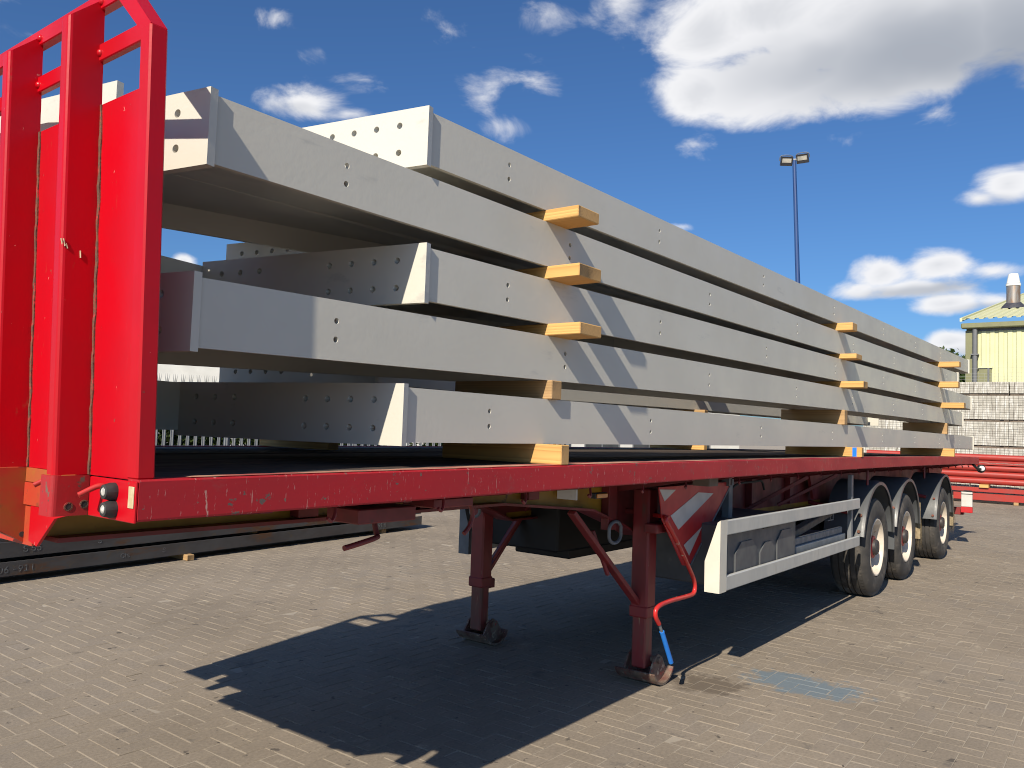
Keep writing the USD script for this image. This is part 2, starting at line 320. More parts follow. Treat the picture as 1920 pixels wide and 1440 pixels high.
M['galv'] = mat('galvanised_steel', (.20, .21, .225), (.15, .16, .17), 14, .5, metallic=.3)
M['greysteel'] = mat('grey_painted_steel', (.16, .18, .20), (.13, .145, .16), 8, .5)
M['boardred'] = mat('warning_board_red', (.50, .018, .022), (.42, .02, .024), 7, .4, layers=[(25, .68, .76, (.22, .03, .03), (1, 1, 1))])
M['boardwhite'] = mat('warning_board_white', (.56, .55, .53), (.50, .485, .46), 8, .4, layers=[(14, .62, .75, (.30, .26, .22), (1, 1, 1))])
M['handle'] = mat('crank_red_worn', (.52, .022, .022), (.40, .03, .026), 14, .35, layers=[(13, .62, .67, (.55, .45, .33), (1, 1, 1))])
M['bluegrip'] = mat('blue_grip', (.012, .16, .62), (.02, .20, .66), 10, .4)
M['blackrubber'] = mat('black_rubber', (.02, .02, .021), (.03, .03, .03), 30, .6)
M['lens'] = mat('lamp_lens', (.55, .55, .52), (.30, .29, .27), 90, .15, coat=.6)
M['amber'] = mat('amber_lens', (.60, .22, .02), (.5, .18, .02), 20, .25, coat=.5)
M['brush'] = mat('brush_bristle', (.30, .235, .14), (.20, .155, .09), 30, .8)
M['cream'] = mat('old_cream_sticker', (.55, .48, .32), (.42, .34, .2), 40, .6)
M['pipe'] = mat('red_oxide_pipe', (.34, .035, .026), (.29, .034, .026), 4, .38, layers=[(26, .70, .76, (.55, .25, .2), (1, 1, 1))])
M['clad'] = mat('pale_green_cladding', (.56, .56, .335), (.52, .52, .31), 2, .5, layers=[(4, .62, .8, (.47, .47, .28), (1, 1, .2))])
M['olive'] = mat('olive_trim', (.19, .19, .095), (.165, .165, .085), 4, .5)
M['gutter'] = mat('dark_grey_pipe', (.13, .135, .145), (.115, .12, .13), 6, .5)
M['brickwall'] = mat('red_brick_wall', (.28, .115, .09), (.23, .095, .075), 12, .8)
M['flue'] = mat('flue_steel', (.36, .33, .30), (.25, .16, .11), 3, .4, stretch=(2, 2, .5), metallic=.6)
M['flashing'] = mat('lead_flashing', (.035, .035, .05), (.05, .05, .06), 8, .6)
M['whitewall'] = mat('white_wall_render', (.58, .58, .56), (.52, .52, .50), 2, .7)
M['whitepaint'] = mat('white_paint', (.74, .74, .72), (.68, .68, .66), 3, .5)
M['block'] = mat('pale_concrete_block', (.34, .325, .285), (.42, .405, .36), 3, .85, stretch=(1, 1.5, .6), layers=[(9, .52, .60, (.56, .55, .52), (1, 2.4, .25)), (7, .56, .66, (.22, .20, .175), (1, 2.4, .25))], rnd=.06, coords='obj')
M['bearer'] = mat('weathered_bearer', (.17, .135, .105), (.12, .095, .075), 9, .85, stretch=(1, .3, 1))
M['pole'] = mat('lamp_pole_blue', (.010, .040, .15), (.012, .05, .17), 2, .55, stretch=(1, 1, .4))
M['lampbody'] = mat('floodlight_black', (.03, .03, .035), (.04, .04, .045), 12, .5)
M['glass'] = mat('floodlight_glass', (.30, .30, .27), (.55, .52, .45), 3, .12, coat=1.0)
M['window'] = mat('dark_window', (.03, .035, .04), (.05, .055, .06), 1, .12, coat=.5)
M['bark'] = mat('tree_bark', (.09, .065, .045), (.06, .045, .03), 10, .9, bump=.4)
M['wire'] = mat('wire_mesh_grey', (.30, .31, .30), (.25, .26, .25), 8, .5)

def timber_mat(name, base, alt):
    N = {'tc': ('texture_coordinate', {}), 'oi': ('object_info', {}), 'of': ('combine_xyz', {}), 'm1': ('math', {'math_type': 'multiply', 'value2': .13}), 'm2': ('math', {'math_type': 'multiply', 'value2': -.09}), 'm3': ('math', {'math_type': 'multiply', 'value2': 37.0}),
         'ad': ('vector_math', {'math_type': 'add'}), 'mp': ('mapping', {'scale': (1, .06, 1)}), 'w': ('wave_texture', {'wave_type': 'rings', 'rings_direction': 'y', 'profile': 'saw', 'scale': 26.0, 'distortion': 3.0, 'detail': 3.0, 'detail_scale': 1.5}),
         'n': ('noise_texture', {'scale': 11.0, 'detail': 5.0}), 'mx': ('mix_color', {'a': base, 'b': alt}), 'r': ('map_range', {'from_min': .15, 'from_max': 1, 'to_min': 0, 'to_max': .75, 'clamp': True}),
         'nk': ('mapping', {'scale': (1, .5, 1)}), 'k': ('voronoi_texture', {'scale': 7.0}), 'kr': ('map_range', {'range_type': 'smoothstep', 'from_min': .05, 'from_max': .13, 'to_min': .75, 'to_max': 0, 'clamp': True}), 'kc': ('mix_color', {'b': (.20, .095, .03)}),
         'sr': ('map_range', {'range_type': 'smoothstep', 'from_min': .55, 'from_max': .75, 'to_min': 0, 'to_max': .5, 'clamp': True}), 'sc': ('mix_color', {'b': (.36, .24, .13)}),
         'g': ('geometry', {}), 'gs': ('separate_xyz', {}), 'ga': ('math', {'math_type': 'absolute'}), 'gr': ('map_range', {'range_type': 'smoothstep', 'from_min': .6, 'from_max': .9, 'to_min': 0, 'to_max': .72, 'clamp': True}), 'ec': ('mix_color', {'b': (.25, .165, .085)}),
         'b': ('bump', {'strength': .5, 'distance': .004}), 'p': ('principled_bsdf', {'roughness': .72, 'specular_ior_level': .3})}
    L = [('oi.random', 'm1.value1'), ('oi.random', 'm2.value1'), ('oi.random', 'm3.value1'), ('m1.value', 'of.x'), ('m3.value', 'of.y'), ('m2.value', 'of.z'), ('tc.object', 'ad.vector1'), ('of.vector', 'ad.vector2'),
         ('ad.vector', 'mp.vector'), ('mp.vector', 'w.vector'), ('mp.vector', 'n.vector'), ('w.fac', 'r.value'), ('r.result', 'mx.fac'), ('ad.vector', 'nk.vector'), ('nk.vector', 'k.vector'), ('k.distance', 'kr.value'), ('kr.result', 'kc.fac'), ('mx.result', 'kc.a'),
         ('n.fac', 'sr.value'), ('sr.result', 'sc.fac'), ('kc.result', 'sc.a'), ('g.true_normal', 'gs.vector'), ('gs.y', 'ga.value1'), ('ga.value', 'gr.value'), ('gr.result', 'ec.fac'), ('sc.result', 'ec.a'),
         ('ec.result', 'p.base_color'), ('w.fac', 'b.height'), ('b.normal', 'p.normal')]
    return usdkit.material(stage, LK + name, N, L, surface='p.BSDF')
M['timber'] = timber_mat('pine_timber', (.60, .36, .125), (.43, .22, .07))
M['timber_old'] = timber_mat('old_timber', (.42, .27, .13), (.30, .18, .085))

def paver_mat():
    N = {'g': ('geometry', {}), 'at': ('attribute', {'attribute': 'tone'}), 'tr': ('rgb_ramp', {'ramp': [(0, (0.210, 0.176, 0.140)), (.3, (0.228, 0.192, 0.152)), (.6, (0.239, 0.201, 0.159)), (.85, (0.227, 0.194, 0.159)), (1, (0.220, 0.193, 0.157))]}),
         'n': ('noise_texture', {'scale': 55.0, 'detail': 6.0, 'roughness': .7}), 'nr': ('map_range', {'from_min': .3, 'from_max': .7, 'to_min': .80, 'to_max': 1.18}),
         'nb': ('noise_texture', {'scale': .9, 'detail': 6.0, 'roughness': .62}), 'nbr': ('map_range', {'from_min': .3, 'from_max': .7, 'to_min': .86, 'to_max': 1.12}), 'mu': ('math', {'math_type': 'multiply'}), 'hs': ('hsv', {'hue': .5, 'saturation': 1.0, 'fac': 1.0}),
         'p': ('principled_bsdf', {'roughness': .9, 'specular_ior_level': .2}), 'b': ('bump', {'strength': .3, 'distance': .003})}
    L = [('at.fac', 'tr.fac'), ('g.position', 'n.vector'), ('n.fac', 'nr.value'), ('g.position', 'nb.vector'), ('nb.fac', 'nbr.value'), ('nr.result', 'mu.value1'), ('nbr.result', 'mu.value2'), ('mu.value', 'hs.value'), ('tr.color', 'hs.color'), ('n.fac', 'b.height'), ('b.normal', 'p.normal')]
    last = 'hs.color'
    # pale mortar smears, dark oil blots, chewing-gum spots
    def lay(i, tex, out, props, l0, h0, amt, col, sc=(1, 1, 1), loc=(0, 0, 0)):
        nonlocal last
        N[f'm{i}'] = ('mapping', {'scale': sc, 'location': loc}); N[f't{i}'] = (tex, props); N[f'r{i}'] = ('map_range', {'range_type': 'smoothstep', 'from_min': l0, 'from_max': h0, 'to_min': 0 if l0 < h0 else 0, 'to_max': amt, 'clamp': True}); N[f'c{i}'] = ('mix_color', {'b': col})
        L.extend([('g.position', f'm{i}.vector'), (f'm{i}.vector', f't{i}.vector'), (f't{i}.{out}', f'r{i}.value'), (f'r{i}.result', f'c{i}.fac'), (last, f'c{i}.a')]); last = f'c{i}.result'
    lay(0, 'noise_texture', 'fac', {'scale': 2.6, 'detail': 7.0, 'roughness': .72}, .60, .68, .6, (.37, .32, .25), (.7, 1.6, 1))
    lay(1, 'noise_texture', 'fac', {'scale': 3.3, 'detail': 6.0, 'roughness': .68}, .605, .69, .5, (.10, .092, .085), (1.0, 1.0, 1), (4, 9, 0))
    lay(2, 'noise_texture', 'fac', {'scale': 8.0, 'detail': 5.0, 'roughness': .6}, .655, .69, .75, (.062, .055, .05), (1, 1, 1), (1, 5, 0))
    lay(3, 'noise_texture', 'fac', {'scale': 17.0, 'detail': 3.0, 'roughness': .5}, .715, .735, .9, (.06, .052, .046), (1, 1, 1), (2, 3, 0))
    lay(7, 'noise_texture', 'fac', {'scale': 42.0, 'detail': 2.0, 'roughness': .5}, .725, .76, .8, (.45, .40, .32), (1, 1, 1), (8, 3, 0))
    # blue paint spill beside the trailer leg and an oil stain by its foot
    for i, (c, s, col, amt) in enumerate([((4.44, -.33, 0), (1 / .27, 1 / .46, 0), (.115, .170, .215), .75), ((4.00, .16, 0), (1 / .27, 1 / .30, 0), (.10, .080, .062), .72)]):
        N[f'bs{i}'] = ('vector_math', {'math_type': 'subtract', 'vector2': c}); N[f'bm{i}'] = ('vector_math', {'math_type': 'multiply', 'vector2': s}); N[f'bl{i}'] = ('vector_math', {'math_type': 'length'})
        N[f'bn{i}'] = ('noise_texture', {'scale': 6.0, 'detail': 5.0, 'roughness': .7}); N[f'ba{i}'] = ('math', {'math_type': 'multiply_add', 'value2': 2.4, 'value3': -1.2}); N[f'bq{i}'] = ('math', {'math_type': 'add'})
        N[f'br{i}'] = ('map_range', {'range_type': 'smoothstep', 'from_min': .55, 'from_max': 1.0, 'to_min': amt, 'to_max': 0, 'clamp': True}); N[f'bc{i}'] = ('mix_color', {'b': col})
        L += [('g.position', f'bs{i}.vector1'), (f'bs{i}.vector', f'bm{i}.vector1'), (f'bm{i}.vector', f'bl{i}.vector1'), ('g.position', f'bn{i}.vector'), (f'bn{i}.fac', f'ba{i}.value1'), (f'bl{i}.value', f'bq{i}.value1'), (f'ba{i}.value', f'bq{i}.value2'), (f'bq{i}.value', f'br{i}.value'), (f'br{i}.result', f'bc{i}.fac'), (last, f'bc{i}.a')]; last = f'bc{i}.result'
    L.append((last, 'p.base_color'))
    return usdkit.material(stage, LK + 'block_paver', N, L, surface='p.BSDF')
M['paver'] = paver_mat()
M['sand'] = mat('joint_sand', (.335, .292, .232), (.275, .24, .195), 2.2, .95, layers=[(3.3, .64, .74, (.12, .105, .09), (1, 1, 1))], detail=8)

def leaf_mat(name, a, b):
    N = {'oi': ('geometry', {}), 'r': ('rgb_ramp', {'ramp': [(0, a), (1, b)]}), 'p': ('principled_bsdf', {'roughness': .6, 'specular_ior_level': .3}), 't': ('translucent_bsdf', {}), 'm': ('mix_closure', {'fac': .3})}
    return usdkit.material(stage, LK + name, N, [('oi.random_per_island', 'r.fac'), ('r.color', 'p.base_color'), ('r.color', 't.color'), ('p.BSDF', 'm.closure1'), ('t.BSDF', 'm.closure2')], surface='m.closure')
M['leaf'] = leaf_mat('tree_leaf', (.045, .075, .02), (.11, .13, .04))
M['leaf2'] = leaf_mat('hedge_leaf', (.05, .075, .02), (.22, .20, .06))

# ------------------------------------------------------------------ ground
def ground():
    g = trimesh.Trimesh([(-400, -400, -.0026), (600, -400, -.0026), (600, 600, -.0026), (-400, 600, -.0026)], [(0, 1, 2), (0, 2, 3)], process=False)
    gp = usdkit.mesh(stage, '/World/ground', g, M['sand']); tag(gp, 'sandy beige ground of the yard under and beyond the block paving', 'ground', kind='structure')
    root = UsdGeom.Xform.Define(stage, '/World/paving'); tag(root, 'grey brown block paving of the yard laid in herringbone', 'paving', kind='structure')
    U, GAP = .1035, .0024
    def brick(cx, cy, horiz, bev, tone):
        lx, ly = (2 * U, U) if horiz else (U, 2 * U)
        hx, hy = lx / 2 - GAP / 2, ly / 2 - GAP / 2
        zt = rng.normal(0, .0008); tx, ty = rng.normal(0, .0075, 2)
        def ring(i, z): return [(cx + sx * (hx - i), cy + sy * (hy - i), z + (0 if z < -.005 else tx * sx * hx + ty * sy * hy)) for sx, sy in ((-1, -1), (1, -1), (1, 1), (-1, 1))]
        b = .0035
        V = ring(0, -.02) + ring(0, zt - b * .7) + ring(b, zt)
        return V
    BF = []
    for k in (0, 4):
        for j in range(4):
            a, b2 = k + j, k + (j + 1) % 4; BF += [(a, b2, b2 + 4), (a, b2 + 4, a + 4)]
    BF += [(8, 9, 10), (8, 10, 11)]
    BF = np.array(BF)
    cells = []
    x0, x1, y0, y1 = -1.6, 30.0, -8.0, 13.0
    for i in range(int(x0 / U), int(x1 / U)):
        for j in range(int(y0 / U), int(y1 / U)):
            k = (i - j) % 4
            if k == 0: cells.append(((i + 1) * U, (j + .5) * U, True))
            elif k == 3: cells.append(((i + .5) * U, (j + 1) * U, False))
    cells = np.array(cells, float)
    P = np.c_[cells[:, :2], np.zeros(len(cells))] - CAM; dz = P @ fw
    sx = FPX * (P @ rt) / np.maximum(dz, .01); sy = -FPX * (P @ up) / np.maximum(dz, .01)
    d = np.linalg.norm(P, axis=1)
    near_ok = (dz > .3) & (np.abs(sx) < 1150) & (np.abs(sy) < 900)
    keep = near_ok | ((d < 6) & (dz > -1)) | (d < 3) | ((np.abs(sx) < 1700) & (dz > .3))
    cells, d, near_ok, sx, sy = cells[keep], d[keep], near_ok[keep], sx[keep], sy[keep]
    inside = (np.abs(sx) < 955) & (np.abs(sy) < 715)
    order = np.lexsort((d, ~inside))
    def tone(c): return float(np.clip(meshkit.noise(np.array([c[0] * .7, c[1] * .7, 3.0])) * .55 + rng.random() * .5 - .02, 0, 1))
    def emit(path, Vs, tones):
        k = len(Vs); V = np.concatenate([np.array(v) for v in Vs]); F = (BF[None] + (np.arange(k) * 12)[:, None, None]).reshape(-1, 3)
        m = usdkit.mesh(stage, path, trimesh.Trimesh(V, F, process=False), M['paver'])
        UsdGeom.PrimvarsAPI(m).CreatePrimvar('tone', Sdf.ValueTypeNames.FloatArray, 'vertex').Set([float(t) for t in np.repeat(tones, 12)])
        return m
    first, rest = order[:300], order[300:]
    for n, i in enumerate(first):
        c = cells[i]; emit('/World/paving/paver' + (f'_{n:03d}' if n else ''), [brick(c[0], c[1], bool(c[2]), True, 0)], [tone(c)])
    m = emit('/World/paving/paver_field', [brick(c[0], c[1], bool(c[2]), True, 0) for c in cells[rest]], [tone(c) for c in cells[rest]])
    tag(m, None, None, None, 'stuff')
ground()

# ------------------------------------------------------------------ trailer
L_, W_, H_, RV = 14.84, 2.35, 1.4437, .112
def camber(x): return .0307 * (1 - (2 * x / L_ - 1) ** 2)
XS = np.linspace(0, L_, 25)
T = thing('flatbed_trailer', 'long red flatbed trailer with worn side rails carrying the stack of grey steel rafters', 'trailer', (7.4, 1.175, 0))
nb = 13
for k in range(nb):
    y0 = .065 + k * (W_ - .13) / nb; y1 = y0 + (W_ - .13) / nb - .005
    zt = H_ - .004 + rng.normal(0, .0015)
    part(T, 'deck_board', loft_x([(y0, zt - .03), (y1, zt - .03), (y1, zt - .002), (y1 - .002, zt), (y0 + .002, zt), (y0, zt - .002)], np.r_[.022, XS[1:]], camber), M['deck'])
def rail(y0, y1, xs): return loft_x([(y0 + .004, H_ - RV), (y1, H_ - RV), (y1, H_ - .001), (y0 + .007, H_ - .001), (y0 + .001, H_ - .006), (y0, H_ - RV + .006)], xs, camber)
XJ = 3.955
part(T, 'side_rail', rail(0, .06, np.linspace(0, XJ, 10)), M['rave'])
part(T, 'side_rail', rail(.002, .06, np.linspace(XJ + .004, L_, 20)), M['rave'])
part(T, 'side_rail', loft_x([(W_ - .06, H_ - RV), (W_, H_ - RV), (W_, H_ - .001), (W_ - .06, H_ - .001)], XS, camber), M['rave'])
def strip():
    xs = np.linspace(.15, L_ - .02, 160); V, F = [], []
    for i, x in enumerate(xs):
        w = .024 + .060 * math.exp(-((x - 2.1) / 1.1) ** 2) + .022 * meshkit.noise(np.array([x * 1.3, 0, 0])) + .012 * meshkit.noise(np.array([x * 7, 5, 0]))
        V += [(x, .0075, H_ + camber(x) + .0015), (x, .0075 + w, H_ + camber(x) + .0025)]
        if i: F += [(2 * i - 2, 2 * i, 2 * i + 1), (2 * i - 2, 2 * i + 1, 2 * i - 1)]
    return trimesh.Trimesh(V, F, process=False)
part(T, 'worn_edge_strip', strip(), M['edge'])
part(T, 'rear_rail', box(L_ - .05, L_ + .002, .06, W_ - .06, H_ - .12, H_ - .006, .004), M['rave'])
# headboard: frame of posts and rails, panels and ribs
LEAN = .032
def lean(m):
    v = m.vertices.copy(); v[:, 0] -= LEAN * np.clip(v[:, 2] - 1.44, 0, 2); m.vertices = v; return m
ZT = 2.79
fr = [box(-.004, .048, .010, .064, 1.442, 2.672, .005), box(-.004, .048, W_ - .064, W_ - .010, 1.447, 2.672, .005), box(.000, .022, .060, W_ - .060, 2.636, 2.688, .003), box(.000, .030, .170, W_ - .170, 2.790, 2.842, .003)]
for s in (1, -1):
    a = lambda y: y if s > 0 else W_ - y
    fr.append(hull([(x, a(y), z) for x in (-.002, .046) for y, z in ((.012, 2.670), (.062, 2.660), (.196, 2.790), (.176, 2.842))]))
part_head = part(T, 'headboard', lean(trimesh.boolean.union(fr, engine='manifold')), M['red'], label='tall bright red steel headboard frame with open top')
RIBY = [.300 + .405 * k for k in range(5)]
RW = .050
ys = [.064] + [q for y in RIBY for q in (y, y + RW)] + [W_ - .064]
for k in range(0, len(ys), 2):
    part(part_head, 'panel', lean(box(.010, .016, ys[k] + .001, ys[k + 1] - .001, 1.438, 2.512, .001)), M['red'])
def rib(y):
    # folded channel, sloping cut at the top
    R = .012
    prof = [(.012, y), (-.088 + R, y)] + [(-.088 + R - R * SIN(t), y + R - R * COS(t)) for t in (PI / 6, PI / 3)] + [(-.088, y + R), (-.088, y + RW - R)] + [(-.088 + R - R * COS(t), y + RW - R + R * SIN(t)) for t in (PI / 6, PI / 3)] + [(-.088 + R, y + RW), (.012, y + RW)]
    top = lambda x: 2.735 + (x + .088) * .92
    rings = [[(x, yy, 1.439) for x, yy in prof], [(x, yy, top(x)) for x, yy in prof]]
    return lean(loft(rings))
def weld(y, side):
    zs = np.linspace(1.44, 2.51, 64); V = []
    rings = []
    for z in zs:
        w = .007 + .009 * meshkit.noise(np.array([z * 22, y * 9, side])); o = .004 * (meshkit.noise(np.array([z * 40, y, 4.0])) - .5)
        yy = y - w if side < 0 else y
        rings.append([(.006 + o, yy, z), (.006 + o, yy + w, z), (.018, yy + w, z), (.018, yy, z)])
    return lean(loft(rings))
for y in RIBY:
    part(part_head, 'rib', rib(y), M['red'])
    part(part_head, 'weld_seam', weld(y, -1), M['weld'])
    part(part_head, 'weld_seam', weld(y + RW, 1), M['weld'])
    for zz in (2.66, 2.812): part(part_head, 'weld_blob', lean(trimesh.creation.icosphere(1, .013).apply_translation([.004, y - .004, zz])), M['red'], smooth=True)
# small bare scratches on the second rib
def scratch(pts, w=.0022):
    return [tube(np.array(p, float), w, 5) for p in pts]
sc = scratch([[(-.100 + .01, .2975, 2.10), (-.087, .2975, 2.085), (-.083, .2975, 2.10)], [(-.083, .2975, 2.10), (-.079, .2975, 2.08), (-.076, .2975, 2.088), (-.071, .2975, 2.075)], [(-.036, .2975, 2.075), (-.034, .2975, 2.055)]])
for m in sc: m.apply_translation([-LEAN * .64, 0, 0])
part(part_head, 'paint_scratch', sc, M['cream'])
# front corner plate with two marker lamps
def corner_plate(y0, y1): return box(.0015, .0095, y0, y1, H_ - RV + .002, 1.440, .001)
cp = part(T, 'corner_plate', box(-.009, -.001, .002, .253, 1.328, 1.4375, .002), M['red'])
part(T, 'corner_plate', box(-.009, -.001, W_ - .253, W_ - .002, 1.328, 1.4375, .002), M['red'])
part(cp, 'sticker', box(-.0115, -.0095, .006, .034, 1.367, 1.424, .0005), M['cream'])
for zz in (1.405, 1.358):
    yy = .113 if zz > 1.38 else .110
    lp = part(T, 'marker_lamp', revolve_y([(.0, -.0), (.024, 0), (.024, -.012), (.019, -.030), (.013, -.032), (.012, -.028), (0, -.028)], 24).apply_transform(trimesh.transformations.rotation_matrix(-PI / 2, [0, 0, 1])).apply_translation([-.009, yy, zz]), M['blackrubber'], smooth=35)
    part(lp, 'lens', trimesh.creation.icosphere(2, .0125).apply_scale([.5, 1, 1]).apply_translation([-.037, yy, zz]), M['lens'], smooth=True)
def bracket(y, z0=1.324, z1=1.4375, w=.066):
    R = .016; prof = [(.012, y), (-.092 + R, y)] + [(-.092 + R - R * SIN(t), y + R - R * COS(t)) for t in np.linspace(PI / 8, PI / 2 - PI / 8, 4)] + [(-.092, y + R), (-.092, y + w), (-.086, y + w), (-.086, y + R + .003), (-.083 + R, y + .006), (.012, y + .006)]
    m = extr(Polygon(prof), z1 - z0); m.apply_translation([0, 0, z0]); return m
for y in (RIBY[0] - .002, RIBY[4] - .014):
    bk = part(T, 'rib_bracket', bracket(y), M['red_dirty'])
    for xx, zz in ((-.043, 1.350), (.000, 1.355)):
        part(bk, 'bolt_hole', [cyl((xx, y - .0012, zz), (xx, y + .004, zz), .0085, 12)], M['blackrubber'])
        part(bk, 'hole_ring', revolve_y([(.0088, -.0018), (.0125, -.0014), (.0125, .001), (.0088, .001)], 16, (xx, y - .0006, zz)), M['weld'])
for y in RIBY[1:4]:
    bk = part(T, 'neck_bracket', prism_xz([(-.092, 1.4375), (.030, 1.4375), (.042, 1.205), (.02, 1.196), (-.092, 1.262)], y - .004, y + .004), M['overspray'])
    part(bk, 'bracket_lip', hull([(x, yy, z + dz_) for x, z in ((.009, 1.212), (-.092, 1.262)) for yy in (y + .005, y + .06) for dz_ in (0, -.006)]), M['red_low'])
    part(bk, 'bolt_hole', cyl((.005, y - .0055, 1.228), (.005, y + .003, 1.228), .0085, 12), M['blackrubber'])
    for q in ((.030, 1.226), (.034, 1.214), (.039, 1.205)): part(bk, 'weld_blob', trimesh.creation.icosphere(1, .0075).apply_translation([q[0], y - .006, q[1]]), M['red'], smooth=True)
def handle(y, z):
    return tube(smooth_path([(-.004, y - .015, z), (-.018, y - .017, z + .006), (-.034, y - .010, z + .002), (-.072, y, z - .020)]), .0078, 10)
part(T, 'corner_handle', handle(.180, 1.412), M['handle'], smooth=40)
part(T, 'corner_handle', handle(.455, 1.420), M['handle'], smooth=40)
part(T, 'front_plate', box(.004, .010, .372, .700, 1.394, 1.4375, .001), M['amber_paint'])
part(T, 'front_plate', box(.002, .009, .372, .700, 1.322, 1.392, .001), M['red_low'])
part(T, 'front_skirt', box(.010, .018, .640, 1.76, 1.196, 1.4375, .001), M['red_low'])
part(T, 'gusset_plate', prism_yz([(.640, 1.3215), (.372, 1.3215), (.372, 1.318), (.474, 1.297), (.583, 1.203), (.640, 1.215)], .000, .009), M['red'])
part(T, 'front_cross_beam', box(.012, .05, .30, W_ - .30, 1.335, 1.436, .003), M['red'])
# chassis beams
for yc in (.63, W_ - .63):
    s = -1 if yc < 1 else 1
    part(T, 'chassis_web', prism_xz([(.05, 1.225), (2.3, 1.225), (3.2, 1.145), (3.58, 1.03), (3.58, 1.335), (.05, 1.335)], yc - .006, yc + .006), M['yellow'])
    part(T, 'chassis_web', prism_xz([(3.585, 1.03), (3.80, .94), (14.6, .94), (14.6, 1.335), (3.585, 1.335)], yc - .0065, yc + .0065), M['chassis'])
    fl = [(.05, 1.212), (2.3, 1.212), (3.2, 1.132), (3.60, 1.01), (3.82, .928), (14.6, .928)]
    poly = fl + [(x, z + .014) for x, z in fl[::-1]]
    part(T, 'bottom_flange', prism_xz(poly, yc - .075, yc + .075), M['chassis'])
    part(T, 'yellow_band', prism_xz([(3.83, .944), (8.0, .944), (8.0, .985), (3.83, .985)], yc - .0095, yc + .0095), M['yellow'])
for k, x in enumerate(np.arange(.45, 14.6, .62)):
    b = 1.27 if x < 3.4 else 1.235
    part(T, 'cross_member', prism_yz([(.062, H_ - .09), (.062, H_ - RV - .0), (.55, b), (W_ - .55, b), (W_ - .062, H_ - RV), (W_ - .062, H_ - .09)], x - .02, x + .02).apply_translation([0, 0, camber(x) - .012]), M['chassis'])
# stiffener verticals on the near web
for x in (1.02, 1.72, 2.58, 2.95, 3.45, 4.9, 5.9, 6.9): part(T, 'web_stiffener', box(x - .05, x + .05, .565, .622, 1.23 if x < 3 else 1.0, 1.335, .002), M['chassis'])
# rope hooks and small brackets under the near rail
for x in np.r_[np.arange(.75, 3.9, .55), np.arange(4.35, 14.4, .62)]:
    z = H_ - RV + camber(x)
    part(T, 'rope_hook', tube(smooth_path([(x, .10, z + .01), (x - .004, .085, z - .03), (x - .03, .072, z - .062), (x - .055, .068, z - .045)]), .0065, 7), M['chassis'], smooth=40)
part(T, 'winch_handle', tube(smooth_path([(1.08, .42, 1.262), (1.16, .40, 1.262), (1.175, .36, 1.255), (1.175, .33, 1.17), (1.165, .31, 1.165), (1.02, .30, 1.145), (.98, .30, 1.14)]), .011, 9), M['chassis'], smooth=40)
part(T, 'hook_bracket', tube(smooth_path([(1.56, .20, 1.325), (1.62, .20, 1.25), (1.60, .2, 1.19), (1.56, .2, 1.16)]), .010, 8), M['chassis'], smooth=40)
part(T, 'rail_bracket', box(1.28, 1.52, .12, .30, 1.288, 1.325, .004), M['chassis'])
part(T, 'rail_bracket', box(.92, 1.22, .16, .34, 1.245, 1.300, .004), M['chassis'])
part(T, 'lamp_plate', box(2.44, 2.455, .20, .32, 1.262, 1.318, .002), M['boardwhite'])
al = part(T, 'side_marker', box(2.55, 2.67, .150, .185, 1.268, 1.298, .004), M['blackrubber'])
part(al, 'lens', box(2.556, 2.664, .142, .1495, 1.272, 1.294, .003), M['amber'])
part(T, 'tie_ring', tube([(3.46 + .075 * COS(t), .55, .985 + (.05 * SIN(t) + (.018 if SIN(t) > 0 else -.018))) for t in np.linspace(0, 2 * PI, 28)], .011, 8, closed=False), M['greysteel'], smooth=40)
part(T, 'joint_block', box(3.88, 4.02, .10, .22, 1.292, 1.348, .003), M['bearer'])
# landing legs
def landing_leg(x, y, side):
    lg = part(T, 'landing_leg', box(x - .062, x + .062, y - .062, y + .062, .44, 1.262, .012), M['leg'], smooth=20)
    part(lg, 'inner_tube', box(x - .051, x + .051, y - .051, y + .051, .10, .46, .010), M['leg_inner'], smooth=20)
    part(lg, 'collar', box(x - .067, x + .067, y - .067, y + .067, .425, .50, .008), M['leg'], smooth=20)
    if side < 0: part(lg, 'top_gusset', prism_xz([(x - .20, 1.215), (x + .06, 1.215), (x + .06, .95), (x - .06, .95)], y - .07, y - .0625), M['leg'])
    # rocker foot: curved plate with two ears
    fx, fy = x + .045, y
    arc = [(fx + .155 * SIN(t), .150 - .148 * COS(t)) for t in np.linspace(-1.15, 1.15, 15)]
    arc2 = [(fx + .143 * SIN(t), .152 - .136 * COS(t)) for t in np.linspace(1.12, -1.12, 15)]
    ft = part(lg, 'foot', prism_xz(arc + arc2, fy - .145, fy + .145), M['foot'], smooth=25)
    for dy in (-.100, .088):
        ear = Polygon([(fx + .135 * SIN(t), .150 - .136 * COS(t)) for t in np.linspace(-1.0, 1.0, 10)] + [(fx + .05, .165), (fx, .19), (fx - .05, .165)])
        part(lg, 'foot_ear', prism_xz(ear, fy + dy, fy + dy + .012), M['foot'])
    part(lg, 'foot_pin', cyl((fx, fy - .115, .150), (fx, fy + .11, .150), .022, 14), M['foot'])
    return lg
lg1 = landing_leg(3.735, .485, 1); lg2 = landing_leg(3.735, 1.865, -1)
part(lg1, 'leg_bolt', [cyl((3.76, .418, z), (3.76, .435, z), .012, 10) for z in (.98, 1.10)], M['chassis'])
part(T, 'leg_brace', bar((3.05, .62, 1.13), (3.70, .50, .50), .060, .030), M['leg'])
part(T, 'leg_brace', bar((3.30, .62, 1.00), (3.40, .56, .72), .030, .02), M['leg'])
part(T, 'leg_brace', bar((4.25, 1.80, 1.05), (3.78, 1.865, .50), .060, .030), M['leg'])
